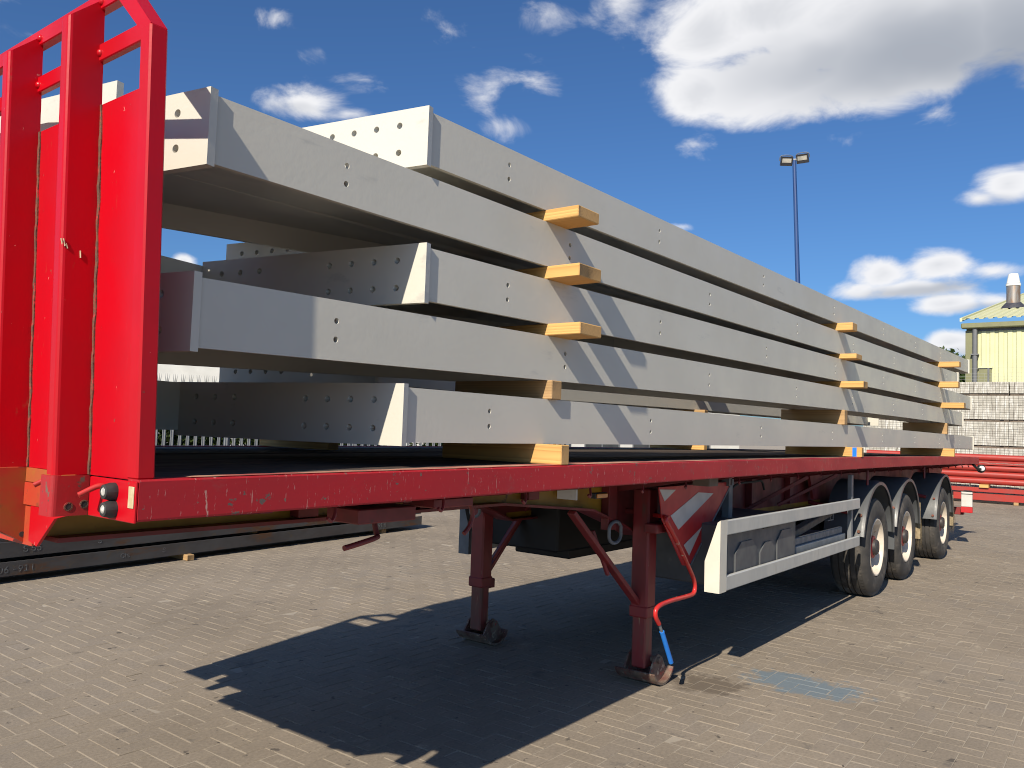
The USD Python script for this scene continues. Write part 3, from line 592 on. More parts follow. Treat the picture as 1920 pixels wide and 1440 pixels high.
part(T, 'leg_brace', bar((4.10, 1.72, 1.02), (3.82, 1.83, .62), .040, .02), M['leg'])
part(T, 'leg_brace_lug', box(3.76, 3.88, 1.835, 1.90, .40, .47, .006), M['leg'])
part(T, 'leg_shaft', cyl((3.735, .53, 1.10), (3.735, 1.81, 1.10), .02, 12), M['leg'])
part(T, 'tie_ring', tube([(3.56 , 1.80 + .045 * COS(t), 1.06 + (.045 * SIN(t) + (.05 if SIN(t) > 0 else -.05))) for t in np.linspace(0, 2 * PI, 28)], .011, 8), M['greysteel'], smooth=40)
part(T, 'gearbox_bracket', box(3.60, 3.80, .33, .42, .985, 1.045, .006), M['chassis'])
cr = part(T, 'leg_crank', tube(smooth_path([(3.735, .42, 1.09), (3.60, .24, 1.10), (3.46, .21, 1.10), (3.592, .21, 1.003), (3.819, .21, .780), (3.935, .21, .660), (3.93, .21, .585), (3.83, .21, .582), (3.525, .21, .590), (3.385, .21, .575), (3.375, .21, .525), (3.43, .21, .470)]), .0140, 12), M['handle'], smooth=40)
part(cr, 'crank_shank', cyl((3.425, .21, .478), (3.475, .21, .410), .0095, 10), M['greysteel'], smooth=40)
part(cr, 'blue_grip', cyl((3.470, .21, .418), (3.607, .21, .205), .0150, 14), M['bluegrip'], smooth=40)
# striped warning board
by = .292
BP = Polygon([(3.545, 1.285), (4.615, 1.287), (4.670, 1.246), (4.012, .745), (3.915, .76), (3.60, 1.08)])
wb = part(T, 'warning_board', prism_xz(BP, by, by + .006), M['boardred'])
for poly in ([(3.552, 1.272), (3.782, 1.262), (3.625, 1.195)], [(4.129, 1.232), (4.385, 1.216), (3.835, 1.000), (3.715, 1.097)], [(4.205, .994), (3.921, .892), (4.007, .815)]):
    g = Polygon(poly).intersection(BP.buffer(-.004))
    if g.geom_type == 'Polygon' and g.area > 0: part(wb, 'white_stripe', prism_xz(g, by - .0025, by - .0003), M['boardwhite'])
part(T, 'board_frame', bar((4.685, .297, 1.255), (4.02, .297, .735), .020, .012), M['galv'])
part(T, 'board_frame', box(4.62, 4.67, .27, .33, 1.26, 1.33, .003), M['galv'])
part(T, 'support_post', box(4.72, 4.79, .31, .37, .62, 1.33, .004), M['greysteel'])
part(T, 'valve_body', cyl((4.60, .24, 1.315), (4.60, .24, 1.27), .012, 10), M['galv'])
# side guards
def side_guard(y, s):
    g = [(3.965, y, .60), (3.965, y + s * .105, .60), (3.965, y + s * .105, .80), (3.965, y + s * .02, 1.058), (3.965, y, 1.072)]
    x1 = 4.078; P = [(3.965 + (x1 - 3.965), a[1], a[2]) for a in g]
    sg = part(T, 'side_guard', hull(g + P), M['ppost'] if s > 0 else M['greysteel'])
    z = lambda x: .0085 * (x - 4.08) / 3.3
    a, b = (y + .0, y + s * .028); lo, hi = min(a, b), max(a, b)
    part(sg, 'guard_rail', box(4.081, 7.40, lo + .001, hi, .968, 1.066, .006), M['alu'], smooth=20)
    part(sg, 'guard_rail', box(4.081, 7.40, lo + .001, hi, .602, .700, .006), M['alu'], smooth=20)
    for x in (7.2,): part(sg, 'guard_stay', box(x, x + .06, min(y + s * .03, y + s * .07), max(y + s * .03, y + s * .07), .60, 1.30, .003), M['galv'] if x > 7 else M['greysteel'])
    return sg
side_guard(.055, 1); side_guard(W_ - .055, -1)
# toolbox with shaped front panels, tray with prop, and tanks
tb = part(T, 'tool_box', box(4.20, 5.62, .105, .72, .60, 1.02, .012), M['toolbox'])
for x0, x1, h in ((4.33, 4.72, .27), (4.80, 5.10, .23), (5.16, 5.56, .29)):
    part(tb, 'box_panel', prism_xz([(x0, .62), (x1, .62), (x1, .62 + h - .06), (x1 - .08, .62 + h), (x0 + .10, .62 + h), (x0, .62 + h - .07)], .094, .1045), M['toolbox'])
part(tb, 'lid_catch', box(4.86, 5.02, .092, .1045, .95, 1.01, .003), M['black'])
tr = part(T, 'prop_tray', box(5.68, 7.15, .125, .66, .60, .74, .008), M['greysteel'])
part(tr, 'tray_side', box(5.70, 7.13, .15, .19, .7405, .80, .006), M['galv'])
pr = part(T, 'timber_prop', bar((5.70, .255, .775), (7.05, .255, .935), .075, .06, .006), M['bearer'])
part(pr, 'copper_end', cyl((5.66, .25, .775), (5.70, .255, .778), .038, 14), M['pipe'])
part(T, 'strap_buckle', [box(6.95, 7.14, .232, .24, .855, .865), box(6.95, 7.14, .232, .24, .955, .965), box(7.13, 7.142, .232, .24, .855, .965), box(7.03, 7.042, .232, .24, .855, .965)], M['galv'])
part(T, 'pallet_box', box(4.15, 6.35, 1.45, 2.14, .68, 1.21, .015), M['black'])
part(T, 'pallet_box_base', box(4.40, 6.60, 1.50, 2.05, .60, .678, .012), M['black'])
part(T, 'air_tank', cyl((7.0, 1.0, .85), (7.0, 1.5, .85), .16, 24), M['black'], smooth=40)
part(T, 'spring_hanger', prism_xz([(7.30, 1.33), (7.75, 1.33), (7.62, 1.02), (7.48, 1.02)], .53, .56), M['chassis'])
part(T, 'air_line', tube(smooth_path([(4.75, .33, 1.20), (4.9, .33, 1.27), (5.3, .33, 1.27), (5.45, .33, 1.28), (5.5, .33, 1.2)]), .009, 8), M['black'], smooth=40)
part(T, 'outrigger', [bar((5.75, .58, 1.0), (5.9, .10, 1.31), .06, .03)], M['chassis'])
part(T, 'outrigger', [bar((6.55, .58, 1.0), (6.75, .10, 1.31), .06, .03)], M['chassis'])
part(T, 'stay_rod', cyl((7.85, .10, 1.33), (7.85, .10, 1.18), .012, 8), M['chassis'])
part(T, 'stay_rod', cyl((10.75, .10, 1.33), (10.75, .10, 1.18), .012, 8), M['chassis'])
# wheels
WX = [8.20, 9.625, 12.02]
def wheel(x, near):
    y0 = .066; R = .518
    prof = [(.300, y0 + .028), (.318, y0 + .012), (.36, y0 + .001), (.41, y0), (.455, y0 + .006), (.488, y0 + .022), (.508, y0 + .040), (R - .002, y0 + .052)]
    tread = []
    for g in (.105, .165, .215, .275):
        tread += [(R, y0 + g - .007), (R - .014, y0 + g - .005), (R - .014, y0 + g + .005), (R, y0 + g + .007)]
    back = [(r, 2 * y0 + .38 - y) for r, y in prof[::-1]]
    outline = prof + tread + back + [(.285, y0 + .33), (.285, y0 + .05)]
    my = (lambda m: m) if near else (lambda m: trimesh.Trimesh(m.vertices * [1, -1, 1] + [0, W_, 0], m.faces[:, ::-1], process=False))
    c = (x, 0, R - .006)
    w = part(T, 'wheel', my(revolve_y(outline, 60, c)), M['tyre'], smooth=35)
    rim = [(.304, y0 + .024), (.300, y0 + .014), (.288, y0 + .014), (.280, y0 + .024), (.272, y0 + .060), (.262, y0 + .075), (.252, y0 + .12), (.238, y0 + .20), (.205, y0 + .215), (.150, y0 + .200), (.145, y0 + .212), (.20, y0 + .228), (.27, y0 + .22), (.283, y0 + .05)]
    part(w, 'rim', my(revolve_y(rim, 48, c)), M['rim'], smooth=35)
    part(w, 'hub', my(revolve_y([(0, y0 + .004), (.070, y0 + .007), (.082, y0 + .022), (.086, y0 + .10), (.115, y0 + .12), (.145, y0 + .205), (.145, y0 + .25), (0, y0 + .25)], 28, c)), M['hub'], smooth=35)
    part(w, 'hub_ring', my(revolve_y([(.087, y0 + .045), (.118, y0 + .050), (.122, y0 + .10), (.087, y0 + .10)], 28, c)), M['hubred'], smooth=35)
    part(w, 'wheel_nuts', [my(cyl((x + .125 * COS(t), y0 + .17, c[2] + .125 * SIN(t)), (x + .125 * COS(t), y0 + .206, c[2] + .125 * SIN(t)), .013, 6)) for t in np.linspace(0, 2 * PI, 10, endpoint=False)], M['hub'])
    part(w, 'tread_blocks', [my(cbox((x + (R - .0045) * COS(t), y0 + .052 + .276 / 2 * q + .138 * (1 - q) if False else y0 + yy, c[2] + (R - .0045) * SIN(t)), (.010, .030, .008), 0, 0, -t + PI / 2)) for t in np.linspace(0, 2 * PI, 72, endpoint=False) for q, yy in ((0, .068), (1, .312))], M['tyre'])
    return w
for x in WX:
    wheel(x, True); wheel(x, False)
    part(T, 'axle', cyl((x, .30, .512), (x, W_ - .30, .512), .065, 18), M['black'], smooth=40)
    for yc in (.63, W_ - .63):
        part(T, 'suspension_arm', hull([(x - .55, yc - .04, .80), (x - .55, yc + .04, .93), (x + .10, yc - .05, .48), (x + .10, yc + .05, .60), (x - .55, yc - .04, .93), (x - .55, yc + .04, .80), (x + .1, yc - .05, .60), (x + .1, yc + .05, .48)]), M['black'])
        part(T, 'air_spring', cyl((x + .34, yc, .60), (x + .34, yc, .93), .13, 20), M['black'], smooth=40)
def mudguard(x, near, a0, a1):
    R = .672; zc = .535; rings = []
    yo, yi = .052, .445
    prof = [(0, yo), (.0, yo + .012), (.012, yo + .035), (.012, yi), (.006, yi), (.004, yo + .035), (-.022, yo + .010), (-.034, yo + .006), (-.034, yo)]
    for t in np.linspace(math.radians(a0), math.radians(a1), 30):
        rings.append([(x + (R + dr) * COS(t), y if near else W_ - y, zc + (R + dr) * SIN(t)) for dr, y in prof])
    m = loft(rings)
    g = part(T, 'mudguard', m, M['guardplastic'], smooth=40)
    for t in (a0 + 6, a1 - 4, 150):
        t = math.radians(t)
        yy = (lambda v: v if near else W_ - v)
        part(g, 'guard_bolt', cyl((x + (R + .010) * COS(t), yy(.10), zc + (R + .010) * SIN(t)), (x + (R + .030) * COS(t), yy(.10), zc + (R + .030) * SIN(t)), .016, 8), M['weld'])
    return g
for k, x in enumerate(WX):
    a1 = 168 if k < 2 else 174
    mudguard(x, True, 8, a1); mudguard(x, False, 8, a1)
    for s, yy in ((1, .20), (-1, W_ - .20)):
        part(T, 'guard_stay', cyl((x - .60, yy, .90), (x - .60, .62 if s > 0 else W_ - .62, .98), .022, 10), M['chassis'])
# spray brushes behind the last two near wheels
def brush(x):
    B = []
    for i in range(520):
        y = .075 + .36 * rng.random(); z = .80 * 1; xx = x + rng.normal(0, .012)
        L2 = .50 + .10 * rng.random(); j = rng.normal(0, .02, 2)
        a, b = np.array([xx, y, .86 - .02 * rng.random()]), np.array([xx + .04 + j[0], y + j[1], .86 - L2])
        w = .0035; t = rng.random() * PI
        o = np.array([COS(t) * w, SIN(t) * w, 0]); B.append((a - o, a + o, b))
    V = np.array(B).reshape(-1, 3); F = np.arange(len(V)).reshape(-1, 3)
    F = np.vstack([F, F[:, ::-1]])
    return trimesh.Trimesh(V, F, process=False)
for x in (WX[0] + .74, WX[1] + .74, WX[2] + .74):
    bp = part(T, 'spray_flap', box(x - .006, x + .006, .07, .44, .42, .88, .002), M['guardplastic'] if x < 9.5 else M['brush'])
    if x > 9.5: part(bp, 'bristles', brush(x + .01), M['brush'])
# rear end
part(T, 'rear_frame', prism_xz([(13.30, .93), (14.05, .93), (14.60, 1.33), (13.30, 1.33)], .50, .515), M['hubred'])
part(T, 'rear_bumper', box(14.05, 14.15, .12, W_ - .12, .50, .62, .008), M['hubred'])
for yy in (-.015, W_ - .145):
    mb = part(T, 'marker_board', box(13.98, 14.02, yy, yy + .16, .640, .880, .006), M['boardwhite'])
    part(mb, 'dark_band', box(13.976, 14.024, yy - .003, yy + .163, .842, .852), M['black'])
    part(mb, 'red_end', box(13.975, 14.025, yy - .003, yy + .165, .545, .638, .005), M['boardred'])
    part(T, 'rear_mount', box(14.03, 14.20, yy + .03, yy + .15, .58, .90, .01), M['black'])
part(T, 'tail_lamp_box', box(13.75, 14.02, .26, .62, .62, .90, .02), M['black'])
ml = part(T, 'outline_lamp', tube(smooth_path([(14.55, .05, 1.32), (14.7, .02, 1.26), (14.85, -.01, 1.245), (14.92, -.01, 1.245)]), .022, 10), M['blackrubber'], smooth=40)
part(ml, 'lamp_body', trimesh.creation.icosphere(2, .072).apply_scale([.6, 1, 1]).apply_translation([14.97, -.012, 1.247]), M['blackrubber'], smooth=True)
part(ml, 'lens', trimesh.creation.icosphere(2, .046).apply_scale([.6, 1, 1]).apply_translation([14.93, -.030, 1.252]), M['whitepaint'], smooth=True)

# ------------------------------------------------------------------ steel rafters
K = 1.042; kx = lambda x: CAM[0] + K * (x - CAM[0]); kz = lambda z: CAM[2] + K * (z - CAM[2])
HF = .205 * K; SK = math.tan(math.radians(10.3))
def zfit(pts):
    x = [kx(p[0]) for p in pts]; z = [kz(p[1]) for p in pts]; c = np.polyfit(x, z, 2)
    return lambda q: np.polyval(c, q)
def bend_z(m, zf, x0=None):
    v = m.vertices.copy(); v[:, 2] += zf(v[:, 0]); m.vertices = v; return m
def flange_mesh(x0, x1, h, holes, a, b):
    cs = [Point(np.mean([q[0] for q in c]), 0).x for c in holes]; cuts = [x0]
    for x in np.arange(x0 + .55, x1 - .3, .55):
        while any(abs(x - c) < .03 for c in cs): x += .035
        cuts.append(x)
    cuts.append(x1); ms = []
    for u, v in zip(cuts, cuts[1:]):
        ms.append(prism_xz(Polygon([(u, -h), (v, -h), (v, h), (u, h)], [c for c in holes if u < np.mean([q[0] for q in c]) < v]), a, b))
    m = trimesh.util.concatenate(ms); fx = m.vertices[m.faces][:, :, 0]
    inner = np.zeros(len(m.faces), bool)
    for x in cuts[1:-1]: inner |= np.all(np.abs(fx - x) < 1e-6, axis=1)
    m.update_faces(~inner); m.merge_vertices(); return m
def rafter(x0, x1, zf, yface, s, label, holes, depth=.50, hl=2.3, plate=1.22, taper=None, zoff=0, rear_plate=.78):
    """s=+1: straight flange on the near side, haunch away from us; s=-1: mirrored. Lying on its side, web level."""
    zf2 = lambda q: zf(q) + zoff
    R = thing('steel_rafter', label, 'steel beam', ((x0 + x1) / 2, yface + s * .3, float(zf2((x0 + x1) / 2))), group='grey steel rafters stacked on the trailer')
    t = .020; h = HF / 2
    def fy(a, b): return (min(a, b), max(a, b))
    # straight flange with paired purlin holes
    out = resample([(x0, -h), (x1, -h), (x1, h), (x0, h)], .45)
    hp = [circle(x, dz, .011, 12) for x in holes if x0 + .1 < x < x1 - .1 for dz in (-.033, .033)]
    a, b = fy(yface, yface + s * t)
    part(R, 'flange', bend_z(flange_mesh(x0, x1, h, hp, a, b), zf2), M['beam'])
    # web, haunched at the front end
    yd = yface + s * depth; ye = yface + s * (plate - .13)
    xe = x0 - SK * (ye - yface) if s > 0 else x0 + .0
    web = [(x0 + .012, yface + s * t), (x1 - .012, yface + s * t), (x1 - .012, yd - s * t), (x0 + hl, yd - s * t), (xe + .016, ye - s * t)]
    if s < 0: web = [(x, y) for x, y in web]
    wp = Polygon(resample(web, .45)); wm = prism_xy(wp, -.005, .005)
    part(R, 'web', bend_z(wm, zf2), M['beam'])
    # far flange: straight run and inclined haunch run
    xs = np.linspace(x0 + hl, x1, 20)
    a, b = fy(yd, yd - s * t)
    part(R, 'flange', loft_x([(a, -h), (b, -h), (b, h), (a, h)], xs, zf2), M['beam'])
    rings = []
    for q in np.linspace(0, 1, 6):
        x = xe + .014 + (x0 + hl - .002 - xe - .014) * q; y = ye + (yd - ye) * q; z = zf2(x)
        rings.append([(x, y, z - h), (x, y - s * t, z - h), (x, y - s * t, z + h), (x, y, z + h)])
    hm = loft(rings); part(R, 'haunch_flange', hm, M['beam'])
    # end plate at the front: two rows of bolt holes, skewed to the beam
    ph = .120; cols = [.125, .24, .355, .47, .865, .98, 1.095]
    pl = plate
    if s < 0: cols = [pl - c + .0 for c in cols]
    poly = Polygon([(-.014, -ph), (pl, -ph), (pl, ph), (-.014, ph)], [circle(c, dz, .0135, 16) for c in cols if .03 < c < pl - .03 for dz in (-.0557, .0557)])
    pm = extr(poly, .030); v = pm.vertices.copy()
    u = v[:, 0]; th = v[:, 2]
    ystart = yface if s > 0 else yface - (pl - .0)
    xstart = x0 if s > 0 else x0 + SK * pl * .0
    ca, sa = COS(math.radians(10.3)), SIN(math.radians(10.3))
    pm.vertices = np.stack([xstart - sa * u - ca * (th - .030) - .030, ystart + ca * u - sa * (th), zf2(x0) + v[:, 1]], 1)
    if pm.volume < 0: pm.invert()
    part(R, 'end_plate', pm, M['beam'])
    # rear end plate
    a, b = fy(yface - s * .016, yface + s * rear_plate)
    part(R, 'end_plate', box(x1 - .001, x1 + .021, a, b, float(zf2(x1)) - ph, float(zf2(x1)) + ph, .0015), M['beam'])
    return R
ZB = [zfit([(1, 1.652), (4.8, 1.667), (11.5, 1.682), (14.8, 1.686)]), zfit([(.2, 1.918), (2.3, 1.951), (4.8, 1.994), (13.8, 2.051)]), zfit([(1.1, 2.194), (4.8, 2.254), (14.7, 2.349)]),
      zfit([(.2, 2.463), (1.6, 2.469), (4.78, 2.506), (11.5, 2.613)]), zfit([(1.1, 2.728), (2.4, 2.735), (4.77, 2.765), (11.5, 2.905), (14.1, 2.932)])]
def hl_(a, first, step=1.62): return [a + first + step * k for k in range(12)]
near = [(1.030, 14.90, [1.531, 2.97, 4.677, 6.45, 8.30, 9.95, 11.6, 13.2]), (.172, 13.84, [.688, 2.088, 3.75, 5.45, 7.1, 8.8, 10.4, 12.1]), (1.118, 14.66, [1.625, 3.057, 4.757, 6.526, 8.3, 9.95, 11.6, 13.2]),
        (.190, 13.36, [.701, 2.10, 3.731, 5.443, 7.1, 8.8, 10.4, 12.1]), (1.100, 14.41, [1.606, 3.018, 4.676, 6.45, 8.3, 9.95, 11.6, 13.2])]
names = ['bottom near-side grey steel rafter, lying on the deck timbers', 'second near-side grey steel rafter from the deck, front end behind the headboard', 'middle near-side grey steel rafter, third up, end plate half in sunlight',
         'fourth near-side grey steel rafter, end plate beside the headboard post', 'topmost near-side grey steel rafter with fully sunlit white end plate']
for (x0, x1, hs), zf, nm in zip(near, ZB, names): rafter(kx(x0), kx(x1) - .35, zf, .150, 1, nm, [kx(h) for h in hs])
fn = ['bottom grey steel rafter of the far row, in deep shade', 'second grey steel rafter of the far row, its end plate above the fence', 'third grey steel rafter of the far row, beside the patch of sky',
      'fourth grey steel rafter of the far row, holed end plate below the sky gap', 'topmost grey steel rafter of the far row, seen between the headboard bars']
for k, (x0, x1) in enumerate([(.38, 13.9), (1.82, 14.6), (.38, 13.9), (1.82, 14.6), (.40, 13.9)]):
    rafter(x0, x1, ZB[k], 2.16, -1, fn[k], [], depth=.42, plate=1.10, zoff=(.012, -.012, .0, .012, .034)[k], rear_plate=.6, hl=2.0)

# ------------------------------------------------------------------ timbers between the rafters
def timber(x0, x1, z0, z1, y0, y1, label, old=False, b=.004):
    single('timber_bearer', box(x0, x1, y0, y1, z0, z1, b), M['timber_old' if old else 'timber'], ((x0 + x1) / 2, (y0 + y1) / 2, z0), label, 'timber', 'timber bearers between the rafters')
def top(k, x): return float(ZB[k](x)) + HF / 2 + .0005
def bot(k, x): return float(ZB[k](x)) - HF / 2 - .0005
dz = lambda x: H_ + camber(x) + .001
timber(1.996, 2.062, dz(2), bot(0, 2.03), .003, .74, 'front board on edge on the deck under the bottom rafter')
timber(2.075, 2.160, top(0, 2.1), bot(1, 2.1), .122, .74, 'narrow timber end between the bottom and second rafters at the front', True)
timber(2.063, 2.257, top(1, 2.15), bot(2, 2.15), -.035, 2.2, 'lowest of the three jutting timber ends in the front column')
timber(2.046, 2.244, top(2, 2.15), bot(3, 2.15), -.032, 2.2, 'middle timber end of the front column with round growth rings')
timber(2.017, 2.205, top(3, 2.1), bot(4, 2.1), -.035, 2.2, 'top timber end of the front column with a dark knot')
timber(7.207, 7.27, dz(7.2), bot(0, 7.24), -.004, .74, 'deck board on edge with a blue paint mark, middle of the trailer')
timber(7.065, 7.160, top(0, 7.1), bot(1, 7.1), .122, .74, 'narrow timber between the two lowest rafters in the middle column', True)
timber(7.034, 7.191, top(1, 7.1), bot(2, 7.1), -.055, 2.2, 'third timber up in the middle column, jutting out longest')
timber(6.986, 7.190, top(2, 7.1), bot(3, 7.1), .000, 2.2, 'middle column timber end with a pale tip, second from the top')
timber(6.884, 7.044, top(3, 7.0), bot(4, 7.0), .010, 2.2, 'top timber end of the middle column under the highest rafter')
timber(12.40, 12.47, dz(12.4), bot(0, 12.4), .003, .74, 'deck board on edge nearest the rear of the trailer')
timber(12.547, 12.66, top(0, 12.6), bot(1, 12.6), .122, .74, 'narrow timber between the two lowest rafters in the rear column', True)
timber(12.28, 12.43, top(1, 12.35), bot(2, 12.35), -.14, 2.2, 'lowest long timber end in the rear column')
timber(12.10, 12.25, top(2, 12.2), bot(3, 12.2), -.09, 2.2, 'orange toned middle timber end in the rear column')
timber(12.055, 12.20, top(3, 12.1), bot(4, 12.1), -.11, 2.2, 'top timber end in the rear column under the highest rafter')
for x, nm in ((2.03, 'front'), (7.24, 'middle'), (12.44, 'rear')):
    timber(x - .04, x + .04, dz(x), bot(0, x), 1.62, 2.28, f'{nm} board on edge on the deck under the far row of rafters')
    timber(x - .04, x + .04, top(0, x) + .013, bot(1, x) - .013, 1.62, 2.28, f'{nm} timber between the two lowest rafters of the far row', True)
single('paint_mark', box(7.2045, 7.2065, .045, .085, dz(7.2) + .002, bot(0, 7.2) - .002), M['bluegrip'], (7.2, .06, dz(7.2)), 'bright blue paint stripe on the middle deck board', 'paint mark')

# ------------------------------------------------------------------ dark steel beams lying behind the trailer
ang = math.radians(5.3)
def rz(m, o):
    m.apply_translation(-np.array(o)); m.apply_transform(trimesh.transformations.rotation_matrix(ang, [0, 0, 1])); m.apply_translation(o); return m
O = np.array([2.2, 6.33, 0])
def steel_beam(z0, h, dy, label, x0=-6, x1=8.5):
    b = thing('steel_channel', label, 'steel beam', (2.2, 6.33 + dy, z0), group='dark steel beams behind the trailer')
    t = .012
    mk = lambda m: rz(m.apply_translation([0, 0, 0]), O)
    y = O[1] + dy
    part(b, 'flange', mk(box(x0, x1, y, y + t, z0, z0 + h, .002)), M['steel'])
    part(b, 'flange', mk(box(x0, x1, y + .30, y + .30 + t, z0, z0 + h, .002)), M['steel'])
    part(b, 'web', mk(box(x0, x1, y + t, y + .30, z0 + h / 2 - .006, z0 + h / 2 + .006)), M['steel'])
    return b
sb1 = steel_beam(.068, .135, .05, 'lower dark rusty steel beam lying on timber packers behind the trailer')
sb2 = steel_beam(.237, .150, .07, 'upper dark rusty steel beam resting on the lower one behind the trailer')
sb3 = steel_beam(.068, .135, .42, 'rear lower dark steel beam beside the lower one on the ground')
sb4 = steel_beam(.237, .150, .46, 'rear upper dark steel beam beside the upper one on the ground')
def chalk(txt, px, z, h, dy, dx=0):
    m = meshkit.text_mesh(txt, h, .0015); v = m.vertices.copy()
    m.vertices = np.stack([px + v[:, 0], O[1] + dy - .0005 - v[:, 2], z + v[:, 1]], 1)
    m.invert(); return rz(m, O)
part(sb1, 'chalk_mark', [chalk('x 406 -91 l', 2.0, .10, .060, .05), chalk('Cts', 3.35, .11, .05, .05), chalk('S', 3.85, .12, .05, .05), chalk('-91 0', 7.4, .10, .06, .05)], M['chalk'])
part(sb2, 'chalk_mark', [chalk('S 55', 2.35, .28, .06, .07), chalk('S', 3.1, .29, .055, .07)], M['chalk'])
for k, (x, nm) in enumerate([(4.16, 'pale timber packer poking out under the dark steel beams'), (.6, 'timber packer under the left part of the dark steel beams'), (7.6, 'timber packer under the right part of the dark steel beams')]):
    y = O[1] + (x - O[0]) * math.tan(ang)
    single('timber_packer', box(x - .045, x + .045, y - (.03 if k == 0 else -.08), y + .95, 0.001, .0668, .006), M['timber_old'], (x, y, 0), nm, 'timber')
for x in (1.4, 5.2): 
    y = O[1] + (x - O[0]) * math.tan(ang)
    single('timber_packer', box(x - .03, x + .03, y + .14, y + .9, .2035, .2365, .004), M['timber_old'], (x, y, .2035), f'timber packer between the {"left" if x < 3 else "right"} parts of the two layers of dark steel', 'timber')

# ------------------------------------------------------------------ palisade fence, hedge and white building beyond
FA = math.radians(-30); FD = np.array([COS(FA), SIN(FA), 0]); FN = np.array([-SIN(FA), COS(FA), 0]); F0 = np.array([7.9, 14.1, 0])
fence = thing('palisade_fence', 'galvanised palisade fence with splayed three point tops beyond the trailer', 'fence', F0)
def pale():
    t = .0035; prof = [(-.034, .012), (-.022, .0), (-.010, .014), (.010, .014), (.022, 0), (.034, .012), (.034, .016), (.022, .004), (.010, .018), (-.010, .018), (-.022, .004), (-.034, .016)]
    ms = [loft([[(u, v, z) for u, v in prof] for z in (.05, 2.33)])]
    for dx, dyy in ((-.045, .03), (0, -.06), (.045, .03)):
        ms.append(hull([(dx * .3 - .013, .004, 2.32), (dx * .3 + .013, .004, 2.32), (dx * .3 - .013, .010, 2.32), (dx * .3 + .013, .010, 2.32), (dx + .002, .006 + dyy, 2.56), (dx - .002, .008 + dyy, 2.56)]))
    return trimesh.util.concatenate(ms)
PALE = pale()
RT = np.eye(4); RT[:3, 0] = FD; RT[:3, 1] = FN
for k in range(-26, 62):
    m = PALE.copy(); m.apply_transform(RT); m.apply_translation(F0 + FD * (k * .155)); part(fence, 'pale', m, M['galv'])
for z in (.45, 2.08):
    part(fence, 'fence_rail', bar(F0 - FD * 4.2 + FN * .03 + [0, 0, z], F0 + FD * 9.7 + FN * .03 + [0, 0, z], .05, .05), M['greysteel'])
for k in (-4.1, -1.35, 1.4, 4.15, 6.9, 9.65):
    q = F0 + FD * k + FN * .09; part(fence, 'fence_post', box(q[0] - .05, q[0] + .05, q[1] - .05, q[1] + .05, 0, 2.4, .004), M['greysteel'])
def leaves(c, r, n, size, seed, flat=1.0):
    g = np.random.default_rng(seed); cl = g.normal(0, 1, (max(6, n // 90), 3)); cl /= np.linalg.norm(cl, axis=1, keepdims=True); cl *= (g.random((len(cl), 1)) ** .4)
    cent = cl[g.integers(0, len(cl), n)] * np.array(r) * .85 + g.normal(0, .17, (n, 3)) * np.array(r) + np.array(c)
    A = g.normal(0, 1, (n, 3)); A /= np.linalg.norm(A, axis=1, keepdims=True); B = np.cross(A, g.normal(0, 1, (n, 3))); B /= np.linalg.norm(B, axis=1, keepdims=True)
    s = size * (.6 + .8 * g.random((n, 1)))
    V = np.stack([cent - A * s, cent + B * s * .45, cent + A * s, cent - B * s * .45], 1).reshape(-1, 3)
    i = np.arange(n)[:, None] * 4; F = np.concatenate([i + [0, 1, 2], i + [0, 2, 3]], 0)
    return trimesh.Trimesh(V, F, process=False)
hb = 0
for k in range(7):
    q = F0 + FD * (-3.5 + 2.1 * k) + FN * 1.5
    h = thing('hedge_bush', f'dark leafy hedge bush behind the palisade fence, number {["one", "two", "three", "four", "five", "six", "seven"][k]} from its left end', 'bush', q, group='hedge bushes behind the palisade fence')
    part(h, 'foliage', leaves(q + [0, 0, .95], (1.25, .8, 1.0), 7000, .075, 40 + k), M['leaf2'])
    part(h, 'stem', tube([q, q + [.05, 0, .5], q + [.02, .05, 1.2]], .03, 7), M['bark'])
wbq = F0 + FN * 14 + FD * 0
wbd = thing('white_building', 'low white walled building with a row of dark windows beyond the palisade fence', 'building', wbq)
def onb(u0, u1, n0, n1, z0, z1, b=0):
    m = box(u0, u1, n0, n1, z0, z1, b); m.apply_transform(RT); m.apply_translation(wbq); return m
part(wbd, 'wall', onb(-16, 26, 0, 8, 0, 4.6), M['whitewall'])
part(wbd, 'parapet', onb(-16.1, 26.1, -.1, 8.1, 4.605, 4.9), M['whitepaint'])
for k in range(16):
    wn = part(wbd, 'window', onb(-15 + 2.5 * k, -13.3 + 2.5 * k, -.03, -.003, 1.0, 2.75), M['window'])
    part(wn, 'frame', [onb(-15.05 + 2.5 * k, -15.0 + 2.5 * k, -.05, -.002, 1.0, 2.75), onb(-13.3 + 2.5 * k, -13.25 + 2.5 * k, -.05, -.002, 1.0, 2.75), onb(-14.18 + 2.5 * k, -14.12 + 2.5 * k, -.05, -.031, 1.0, 2.75)], M['galv'])

